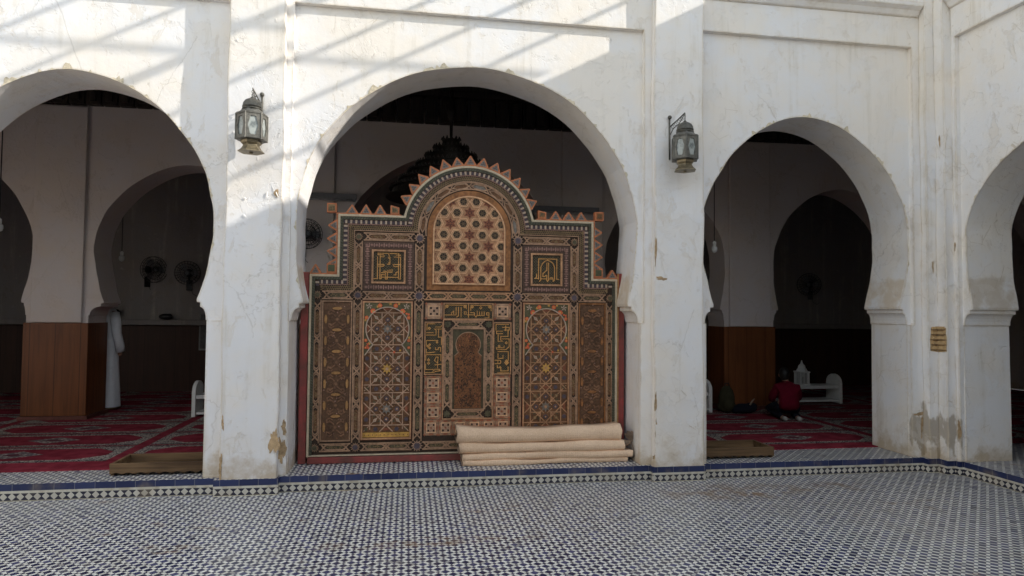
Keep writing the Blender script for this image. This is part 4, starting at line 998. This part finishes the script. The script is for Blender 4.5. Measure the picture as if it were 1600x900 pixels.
# ------------------------------------------------------------------ folded carpets in front of the screen
def folded(label, x0, x1, yc, z0, hgt, dep, sag, layers, seed, tie=False):
    t = thing('folded_carpet', label, 'carpet', (0, 0, 0), 0, 'folded carpets stacked in front of the screen')
    rnd = random.Random(seed); ph = [rnd.uniform(0, 6.28) for _ in range(6)]; nx = 36
    for L in range(layers):
        ins = L*.030; th = .020; b = MB(); rows = []
        for i in range(nx+1):
            f = i/nx; x = x0+(x1-x0)*f; s_ = sag*(4*(f-.5)**2-.5)+.006*math.sin(f*7+ph[0])+.004*math.sin(f*17+ph[1])
            base = .003*math.sin(f*9+ph[2]); h0 = z0+base+ins*.55; h1 = z0+hgt+s_-ins*.55; r = (h1-h0)/2; yf = yc-dep/2+ins+.012*math.sin(f*5+ph[3])
            O = [(yc+dep/2+.02*math.sin(f*6+L), h1-.01)]; 
            for k in range(13):
                a = PI/2+PI*k/12; O.append((yf+r*.75+r*.75*math.cos(a), (h0+h1)/2+r*math.sin(a)*(1-.06*math.cos(2*a))))
            O.append((yc+dep/2, h0))
            I = []
            for k, (y, z) in enumerate(O):
                c = (yf+r*.75, (h0+h1)/2); 
                I.append((y+(th if 0 < k < len(O)-1 else 0)*max(0, (c[0]-y)/max(r*.75, .01)) , z+(-th if z > c[1] else th)*min(1, abs(z-c[1])/r)))
            rows.append([(x+.004*math.sin(z*60+ph[4])*(i in (0, nx)), y, z) for y, z in O+I[::-1]])
        n = len(rows[0])
        for r_ in rows: b.v += r_
        for i in range(nx):
            for k in range(n): b.f.append([i*n+k, (i+1)*n+k, (i+1)*n+(k+1) % n, i*n+(k+1) % n]); b.m.append(0 if k < n//2-1 else 1)
        b.f.append(list(reversed(range(n)))); b.m.append(1); b.f.append([nx*n+k for k in range(n)]); b.m.append(1)
        b.build('outer_fold' if L == 0 else 'inner_fold', [RUG, RUGD], t, smooth=True)
    if tie:
        b = MB(); b.tube([(x1-.01, yc-.03, z0+.05), (x1+.05, yc-.05, z0+.055), (x1+.085, yc-.06, z0+.07)], [.045, .03, .014], 9); 
        for a in (.3, .9, 1.5, 2.0): b.add([(x1+.08, yc-.06, z0+.06), (x1+.09+.09*math.cos(a), yc-.07-.02*a, z0+.07+.10*math.sin(a)), (x1+.065+.08*math.cos(a+.35), yc-.05, z0+.07+.11*math.sin(a+.35))], [(0, 1, 2)])
        b.tube([(x1+.08, yc-.08, z0+.06), (x1+.10, yc-.10, z0+.0), (x1+.095, yc-.12, z0-.06)], .004, 5); b.build('tied_end', RUGD, t)
    return t
folded('lowest thin beige carpet fold lying on the tiles', .53, 2.15, 6.315, ZF+.002, .046, .25, -.004, 1, 3)
folded('third beige carpet roll, just above the thin lowest fold', .53, 2.20, 6.315, ZF+.047, .066, .25, .002, 2, 5)
folded('second beige carpet roll with a tied ragged right end', .50, 2.12, 6.32, ZF+.115, .090, .25, .006, 2, 7, True)
folded('topmost and thickest beige carpet roll of the stack, sagging in the middle', .475, 2.09, 6.325, ZF+.208, .138, .25, .034, 2, 9)

# ------------------------------------------------------------------ wooden threshold trays
def tray(label, x0, x1, y0, y1):
    t = thing('threshold_frame', label, 'wooden frame', ((x0+x1)/2, y0, ZF), 0, 'wooden frames at the arch thresholds'); L = (x1-x0)/2
    n = int((x1-x0)/.09); P = [(-L, .11), (-L, .02)]
    for k in range(n):
        a = -L+2*L*(k+.08)/n; e = -L+2*L*(k+.92)/n
        P += [(a, .016)]+[(a+(e-a)*j/6, .016+.014*math.sin(PI*j/6)) for j in range(1, 6)]+[(e, .016)]
    P += [(L, .02), (L, .11)]
    b = MB(); b.prism(P, 0, .028); b.build('front_board', OLDWOOD, t, .003)
    b = MB(); b.box(-L, L, y1-y0-.028, y1-y0, 0.0, .11); b.build('rear_board', OLDWOOD, t, .003)
    for s_ in (-1, 1): b = MB(); b.box(min(s_*L, s_*(L-.028)), max(s_*L, s_*(L-.028)), .0285, y1-y0-.0285, 0, .108); b.build('side_board', OLDWOOD, t, .003)
    b = MB(); b.box(-L+.029, L-.029, .029, y1-y0-.029, .018, .03); b.build('bottom_board', DKWOOD, t)
tray('worn pine frame with scalloped lower edge under the left arch', -2.53, -1.72, 6.19, 6.60)
tray('dark shaded wooden frame under the right arch beside its pilaster', 2.93, 3.70, 6.19, 6.58)

# ------------------------------------------------------------------ hall furniture
def bench(label, x0, x1, y, dep=.36):
    t = thing('low_bench', label, 'bench', ((x0+x1)/2, y, ZF+.012), 0, 'white low shelf benches in the hall'); L = (x1-x0)/2
    for s_ in (-1, 1):
        P = [(0, 0), (dep, 0), (dep, .32)]+[(dep/2+dep/2*math.cos(a*PI/10), .32+.15*math.sin(a*PI/10)) for a in range(1, 10)]+[(0, .32)]
        b = MB(); b.prism(P, s_*L, s_*(L-.05), 0, 'yz'); b.build('end_panel', WHITEP, t, .006)
    b = MB(); b.box(-L+.051, L-.051, .02, dep-.02, .24, .29); b.build('upper_shelf', WHITEP, t, .004)
    b = MB(); b.box(-L+.051, L-.051, .02, dep-.02, .03, .06); b.build('lower_shelf', WHITEP, t, .004)
bench('white low bench in front of the back wall holding a white lantern', 5.55, 7.02, 9.72)
bench('white low bench half hidden behind the sunlit left pilaster', -2.83, -1.55, 9.34)
bench('white low bench end beside the wood clad pillar in the right arch', 3.20, 4.42, 9.02)
t = thing('white_lantern', 'small white pierced lantern standing on the bench', 'lantern', (6.40, 9.88, ZF+.305)); q = .075
b = MB(); 
for sx in (-1, 1):
    for sy in (-1, 1): b.box(sx*q-.010, sx*q+.010, sy*q-.010, sy*q+.010, 0.021, .20)
b.box(-q-.02, q+.02, -q-.02, q+.02, 0, .02); b.box(-q-.018, q+.018, -q-.018, q+.018, .201, .222)
for sy in (-1, 1):
    for k in range(-2, 3): b.box(k*.026-.004, k*.026+.004, sy*q-.003, sy*q+.003, .021, .20); b.box(sy*q-.003, sy*q+.003, k*.026-.004, k*.026+.004, .021, .20)
b.build('cage', WHITEP, t); 
b = MB(); b.lathe([(.105, .2225), (.085, .262), (.070, .27), (.062, .31), (.025, .345), (.012, .38), (.014, .39), (0, .405)], n=4); b.build('roof', WHITEP, t)
b = MB(); b.lathe([(.03, .021), (.03, .13), (0, .135)], n=12); b.build('candle', mottled('wax', (.35, .33, .28), .5), t)
# dark bundles by the pillar
t = thing('backpack', 'olive backpack slumped against the pillar in the right arch', 'bag', (4.62, 8.98, ZF+.012), R(-12))
b = MB(); b.ball((0, 0, .20), .19, 14, 0, (.62, .48, 1.05)); b.ball((0, .0, .10), .15, 14, 0, (.9, .65, .66)); b.build('pack', OLIVE, t, smooth=True)
b = MB(); b.ball((0, -.09, .13), .10, 12, 0, (.85, .45, .9)); b.build('pocket', OLIVE, t, smooth=True)
b = MB(); b.tube([(-.03, 0, .38), (-.02, 0, .43), (.03, 0, .43), (.04, 0, .38)], .009, 6); b.build('handle', BLACK, t, smooth=True)
t = thing('cloth_bundle', 'black cloth bundle on the carpet next to the backpack', 'bundle', (4.86, 8.92, ZF+.012))
b = MB(); b.ball((0, 0, .07), .10, 14, 0, (2.0, 1.1, .72)); b.ball((.10, -.02, .10), .075, 12, 0, (1.2, .9, .8)); b.ball((-.13, 0, .06), .07, 12, 0, (1.1, 1, .85)); b.build('cloth', DARKCL, t, smooth=True)
b = MB(); b.tube([(.05, -.08, .13), (.08, -.09, .19), (.12, -.08, .22)], [.014, .012, .006], 7); b.build('strap', RUGD, t, smooth=True)

def wall_fan(label, x, y, z, turn, r=.225, tilt=0):
    t = thing('wall_fan', label, 'fan', (x, y, z), turn, 'black wall fans'); t.rotation_euler.x = tilt
    b = MB(); b.lathe([(.055, .0), (.075, -.03), (.07, -.12), (.04, -.14)][::-1], n=16, ax='y'); b.build('motor', BLACK, t, smooth=True)
    b = MB()
    for yy, rr_ in ((-.16, r), (-.22, r), (-.235, r*.78), (-.24, r*.5), (-.15, r*.72), (-.245, r*.2)): b.tube([(rr_*math.cos(2*PI*k/28), yy, rr_*math.sin(2*PI*k/28)) for k in range(28)], .004, 5, closed=True)
    for k in range(24):
        a = 2*PI*k/24; c, s_ = math.cos(a), math.sin(a); b.tube([(.05*c, -.245, .05*s_), (r*.6*c, -.238, r*.6*s_), (r*c, -.21, r*s_), (r*c, -.17, r*s_), (r*.6*c, -.15, r*.6*s_), (.05*c, -.14, .05*s_)], .0025, 4)
    b.build('guard', BLACK, t)
    b = MB(); b.lathe([(0, -.225), (.035, -.22), (.04, -.17), (.035, -.165)], n=14, ax='y'); b.build('hub', GREY, t, smooth=True)
    for k in range(3):
        a0 = 2*PI*k/3; b = MB(); V = []
        for i in range(7):
            f = i/6; rad = .04+(r*.86-.04)*f; wd = .25+.55*math.sin(PI*min(1, f*.85+.1)); V += [(rad*math.cos(a0-wd*.6), -.20, rad*math.sin(a0-wd*.6)), (rad*math.cos(a0+wd*.6), -.175, rad*math.sin(a0+wd*.6))]
        b.add(V, [(2*i, 2*i+1, 2*i+3, 2*i+2) for i in range(6)]); b.build('blade', GREY, t, smooth=True)
    b = MB(); b.box(-.05, .05, -.02, .0, -.30, -.12); b.tube([(0, -.012, -.20), (0, -.05, -.13), (0, -.06, -.03)], .016, 8); b.tube([(.03, -.012, -.29), (.06, -.02, -.36), (.13, -.015, -.40), (.17, -.012, -.36)], .004, 5); b.build('bracket', BLACK, t)
wall_fan('black wall fan seen half side on, above the left ledge', -4.50, 12.27, 2.27, R(52))
wall_fan('black wall fan facing out beside the half turned one', -3.80, 12.27, 2.22, R(6), .205)
wall_fan('black wall fan in the dim bay behind the right arch', 8.15, 12.27, 2.20, R(-40))
wall_fan('black wall fan partly hidden by the left edge of the middle arch', -1.44, 9.25, 2.62, R(30), .2)
# small things on the ledge
def bagmesh(x, w_, h_, name, label, mat):
    b = MB(); b.ball((0, 0, h_*.45), h_*.55, 12, 0, (w_/h_, .8, .82)); b.ball((w_*.25, 0, h_*.6), h_*.35, 10, 0, (1.1, .8, .9)); o = b.build(name, mat, None, smooth=True, loc=(x, 12.19, 1.402)); tag(o, label, 'bag', 'things left on the ledge')
bagmesh(-5.0, .17, .20, 'bag', 'dark bag on the ledge under the left wall fan', BLACK); bagmesh(-4.15, .22, .12, 'bag', 'flat dark bag on the ledge under the forward facing fan', BLACK)
b = MB(); b.lathe([(.028, 0), (.03, .16), (.012, .20), (.012, .25), (0, .25)], n=12); tag(b.build('bottle', BLACK, None, smooth=True, loc=(-3.42, 12.2, 1.40)), 'slim dark bottle standing on the ledge', 'bottle')
t = thing('notice_frame', 'pale framed notice on the back wall beside the left pilaster', 'frame', (-3.47, 12.25, 1.2))
b = MB(); b.box(-.14, .14, -.03, 0, -.33, .33); b.build('frame', mottled('grey_frame', (.22, .21, .2), .5), t, .004); MB().box(-.115, .115, -.033, -.0305, -.30, .30).build('sheet', mottled('grey_sheet', (.10, .095, .09), .6), t)
# hanging bulbs
def pendant(label, x, y, z, ztop=5.2):
    t = thing('pendant_bulb', label, 'light bulb', (x, y, z), 0, 'bare bulbs on long cords')
    MB().tube([(0, 0, .10), (0, 0, ztop-z)], .006, 6).build('cord', BLACK, t)
    MB().lathe([(.022, .05), (.024, .10), (.008, .115)], n=12).build('socket', WHITEP, t, smooth=True)
    b = MB(); b.lathe([(.02, .05), (.038, .035), (.04, .0), (.03, -.03), (0, -.042)][::-1], n=14); b.build('bulb', mottled('bulb_glass', (.62, .62, .60), .25, .5, .05, 10, 0), t, smooth=True)
pendant('bare bulb on a cord in front of the two fans', -4.21, 10.5, 2.33); pendant('white bulb on a cord behind the right arch', 3.95, 8.0, 2.43); pendant('white bulb at the far left edge of the photo', -4.47, 8.0, 2.47)
# strip lights on the inner wall
def strip(label, x0, x1, z):
    t = thing('strip_light', label, 'strip light', ((x0+x1)/2, Y2-.05, z), 0, 'unlit strip lights on the inner arcade'); L = (x1-x0)/2
    b = MB(); b.box(-L, L, -.07, -.0, -.02, .05); b.build('housing', GREY, t, .004); MB().tube([(-L+.03, -.05, -.035), (L-.03, -.05, -.035)], .013, 10).build('tube', mottled('unlit_tube', (.3, .3, .31), .3), t, smooth=True)
    for s_ in (-1, 1): MB().box(s_*(L-.03)-.018, s_*(L-.03)+.018, -.068, -.03, -.055, -.0205).build('socket', GREY, t)
strip('unlit strip light left of the chandelier', -1.55, -.72, 3.15); strip('unlit strip light behind the right shoulder of the screen', 1.72, 2.75, 3.08)
# chandelier
t = thing('chandelier', 'great blackened bronze tiered chandelier hanging behind the screen', 'chandelier', (.50, 8.0, 0))
b = MB(); b.lathe([(.012, 5.2), (.012, 4.35), (.03, 4.30), (.022, 4.24), (.05, 4.16), (.062, 4.08), (.05, 4.0), (.022, 3.95), (.018, 3.72), (.05, 3.70)][::-1], n=14); b.build('stem', CHAND, t, smooth=True)
r_ = .11; z = 3.70
for k in range(7):
    b = MB(); b.lathe([(r_*1.02, z-.100), (r_*1.05, z-.094), (r_, z-.09), (r_*.97, z-.012), (r_*1.03, z-.006), (r_*1.03, z)], n=40)
    n = max(10, int(r_*2*PI/.055))
    for j in range(n):
        a = 2*PI*j/n; x, y = r_*1.0*math.cos(a), r_*1.0*math.sin(a); b.lathe([(.014, z), (.018, z+.012), (.009, z+.018), (.010, z+.026), (0, z+.040)], (x, y, 0), 6)
    b.lathe([(r_+.02, z-.102), (r_+.06, z-.106), (r_+.06, z-.101), (r_, z-.095)][::-1], n=40)
    b.build('tier', CHAND, t); r_ += .102; z -= .104
# red leaf of a door frame in the side gallery
t = thing('red_screen_frame', 'dark red wooden frame standing inside the right hand arch', 'frame', (6.45, 5.82, ZF))
b = MB(); b.box(.0, .09, 0, .07, 0.0, 1.12); b.box(1.2, 1.29, 0, .07, 0, 1.12); b.build('post', REDP, t, .004); b = MB(); b.box(.091, 1.199, .01, .06, 1.02, 1.12); b.box(.091, 1.199, .01, .06, 0.02, .12); b.build('cross_bar', REDP, t, .004)
b = MB(); b.box(.091, 1.199, .025, .045, .121, 1.019); b.build('panel', mottled('oxblood_panel', (.05, .010, .010), .6), t)

# ------------------------------------------------------------------ people
def skin(name, J, edges, mat, parent=None, levels=2, loc=None):
    """J: list of (x, y, z, rx, ry); edges join them; one continuous surface"""
    me = bpy.data.meshes.new(name); me.from_pydata([j[:3] for j in J], edges, []); o = bpy.data.objects.new(name, me); COL.objects.link(o)
    if parent: o.parent = parent
    if loc: o.location = loc
    o.modifiers.new('skin', 'SKIN'); me.skin_vertices or None
    sv = me.skin_vertices[0].data if me.skin_vertices else None
    if sv is None:
        bm = bmesh.new(); bm.from_mesh(me); bm.verts.layers.skin.verify(); bm.to_mesh(me); bm.free(); sv = me.skin_vertices[0].data
    for i, j in enumerate(J): sv[i].radius = (j[3], j[4]); sv[i].use_root = (i == 0)
    s_ = o.modifiers.new('sub', 'SUBSURF'); s_.levels = levels; s_.render_levels = levels
    me.materials.append(mat); o.modifiers['skin'].use_smooth_shade = True
    return o
def head_features(b, c, f, up=(0, 0, 1), s_=1.):
    """nose, ears and brow on a head centred at c facing f"""
    f = Vector(f).normalized(); u = Vector(up); r = f.cross(u).normalized(); c = Vector(c)
    b.ball(c+f*.100*s_-u*.012*s_, .016*s_, 8, 0, (1, 1, 1.5))
    for e in (-1, 1): b.ball(c+r*e*.078*s_-u*.005*s_, .026*s_, 8, 0, (.6, .8, 1.25))
# kneeling man seen from behind, in red
kx, ky = 5.19, 8.30
pb = skin('person', [(0, 0, .20, .14, .12), (0, .05, .34, .13, .10), (0, .10, .47, .15, .095), (0, .135, .535, .075, .07), (-.01, .165, .575, .045, .045), (-.015, .19, .625, .062, .07), (-.02, .205, .685, .066, .078), (-.02, .205, .735, .045, .055),
    (.10, .10, .20, .095, .09), (.17, .36, .12, .075, .075), (.12, .10, .055, .05, .05), (.10, -.13, .035, .035, .03), (.10, -.20, .03, .035, .022),
    (-.10, .10, .20, .095, .09), (-.20, .38, .12, .075, .075), (-.13, .12, .055, .05, .05), (-.12, -.12, .035, .035, .03), (-.12, -.19, .03, .035, .022),
    (.155, .12, .475, .055, .055), (.20, .17, .32, .045, .045), (.15, .36, .235, .035, .035), (.12, .43, .22, .03, .018),
    (-.155, .12, .475, .055, .055), (-.21, .17, .32, .045, .045), (-.16, .36, .235, .035, .035), (-.13, .43, .22, .03, .018)],
    [(0, 1), (1, 2), (2, 3), (3, 4), (4, 5), (5, 6), (6, 7), (0, 8), (8, 9), (9, 10), (10, 11), (11, 12), (0, 13), (13, 14), (14, 15), (15, 16), (16, 17), (2, 18), (18, 19), (19, 20), (20, 21), (2, 22), (22, 23), (23, 24), (24, 25)], SKIN, None, 2, (kx, ky, ZF+.012))
tag(pb, 'kneeling person in a red fleece with bowed dark head, back to the court', 'person'); pb.rotation_euler.z = R(-14); pb.scale = (.86, .86, .9)
skin('jacket', [(0, .0, .13, .165, .135), (0, .02, .22, .175, .145), (0, .06, .36, .165, .125), (0, .10, .475, .165, .11), (0, .13, .54, .085, .075), (0, .145, .565, .060, .060),
    (.15, .12, .475, .075, .075), (.205, .17, .33, .066, .066), (.17, .30, .26, .058, .058), (-.15, .12, .475, .075, .075), (-.215, .17, .33, .066, .066), (-.18, .30, .26, .058, .058)],
    [(0, 1), (1, 2), (2, 3), (3, 4), (4, 5), (3, 6), (6, 7), (7, 8), (3, 9), (9, 10), (10, 11)], REDCL, pb)
skin('trousers', [(0, .03, .16, .150, .125), (.11, .12, .19, .105, .10), (.175, .37, .12, .088, .082), (.125, .12, .06, .062, .055), (.11, -.08, .05, .05, .042), (-.11, .12, .19, .105, .10), (-.21, .40, .12, .088, .082), (-.135, .13, .06, .062, .055), (-.125, -.07, .05, .05, .042)],
    [(0, 1), (1, 2), (2, 3), (3, 4), (0, 5), (5, 6), (6, 7), (7, 8)], DARKCL, pb)
b = MB()
for e in (.10, -.12): b.ball((e, -.155, .04), .042, 10, 0, (.95, 1.9, .85))
b.build('sock', mottled('pale_socks', (.42, .40, .37), .9), pb, smooth=True)
b = MB(); b.ball((-.02, .19, .685), .092, 16, 0, (.90, 1.08, 1.08)); b.ball((-.02, .165, .645), .075, 12, 0, (.95, .9, 1)); b.build('hair', HAIR, pb, smooth=True)
b = MB(); head_features(b, (-.02, .215, .665), (-.2, .95, -.25), s_=.95); b.build('face_features', SKIN, pb, smooth=True)
# standing man in a white robe, nearly hidden by the left pillar
pb = skin('person', [(0, 0, .92, .145, .105), (0, 0, 1.10, .13, .10), (0, .0, 1.32, .165, .105), (0, .0, 1.43, .08, .075), (0, -.01, 1.50, .05, .05), (0, -.015, 1.58, .065, .075), (0, -.015, 1.66, .07, .085), (0, -.01, 1.72, .05, .06),
    (.09, 0, .86, .09, .09), (.10, -.01, .48, .06, .06), (.10, .02, .09, .04, .042), (.105, -.12, .03, .04, .022), (-.09, 0, .86, .09, .09), (-.10, -.01, .48, .06, .06), (-.10, .02, .09, .04, .042), (-.105, -.12, .03, .04, .022),
    (.175, 0, 1.36, .058, .058), (.225, .015, 1.10, .043, .043), (.235, -.04, .86, .033, .033), (.235, -.06, .77, .035, .018), (-.175, 0, 1.36, .058, .058), (-.225, .015, 1.10, .043, .043), (-.235, -.04, .86, .033, .033), (-.235, -.06, .77, .035, .018)],
    [(0, 1), (1, 2), (2, 3), (3, 4), (4, 5), (5, 6), (6, 7), (0, 8), (8, 9), (9, 10), (10, 11), (0, 12), (12, 13), (13, 14), (14, 15), (2, 16), (16, 17), (17, 18), (18, 19), (2, 20), (20, 21), (21, 22), (22, 23)], SKIN, None, 2, (-4.25, 10.14, ZF+.012))
tag(pb, 'person in a long white robe standing half hidden behind the wood clad pillar', 'person'); pb.rotation_euler.z = R(150)
rb = MB(); n = 40
prof = [(.245, .195, .055), (.225, .18, .35), (.20, .165, .70), (.185, .15, 1.0), (.195, .145, 1.2), (.205, .135, 1.33), (.15, .11, 1.42), (.075, .075, 1.465), (.062, .066, 1.49)]
for j, (a, c, z) in enumerate(prof):
    for k in range(n): an = 2*PI*k/n; f = 1+.035*math.sin(9*an+j*.3)*(1-z/1.5); rb.v.append((a*f*math.cos(an), c*f*math.sin(an), z))
for j in range(len(prof)-1):
    for k in range(n): rb.f.append([j*n+k, j*n+(k+1) % n, (j+1)*n+(k+1) % n, (j+1)*n+k]); rb.m.append(0)
for e in (-1, 1): rb.tube([(e*.16, 0, 1.37), (e*.215, .01, 1.24), (e*.245, .015, 1.08), (e*.262, -.02, .93), (e*.262, -.04, .83)], [.072, .070, .062, .060, .058], 14)
rb.build('robe', ROBE, pb, smooth=True)
b = MB(); b.ball((0, -.0, 1.665), .096, 16, 0, (.92, 1.06, 1.0)); b.build('hair', HAIR, pb, smooth=True)
b = MB(); head_features(b, (0, -.02, 1.63), (0, -1, 0)); b.build('face_features', SKIN, pb, smooth=True)
b = MB()
for e in (-1, 1): b.ball((e*.11, -.07, .028), .05, 10, 0, (.95, 2.3, .55))
b.build('slipper', mottled('tan_slippers', (.3, .2, .1), .6), pb, smooth=True)
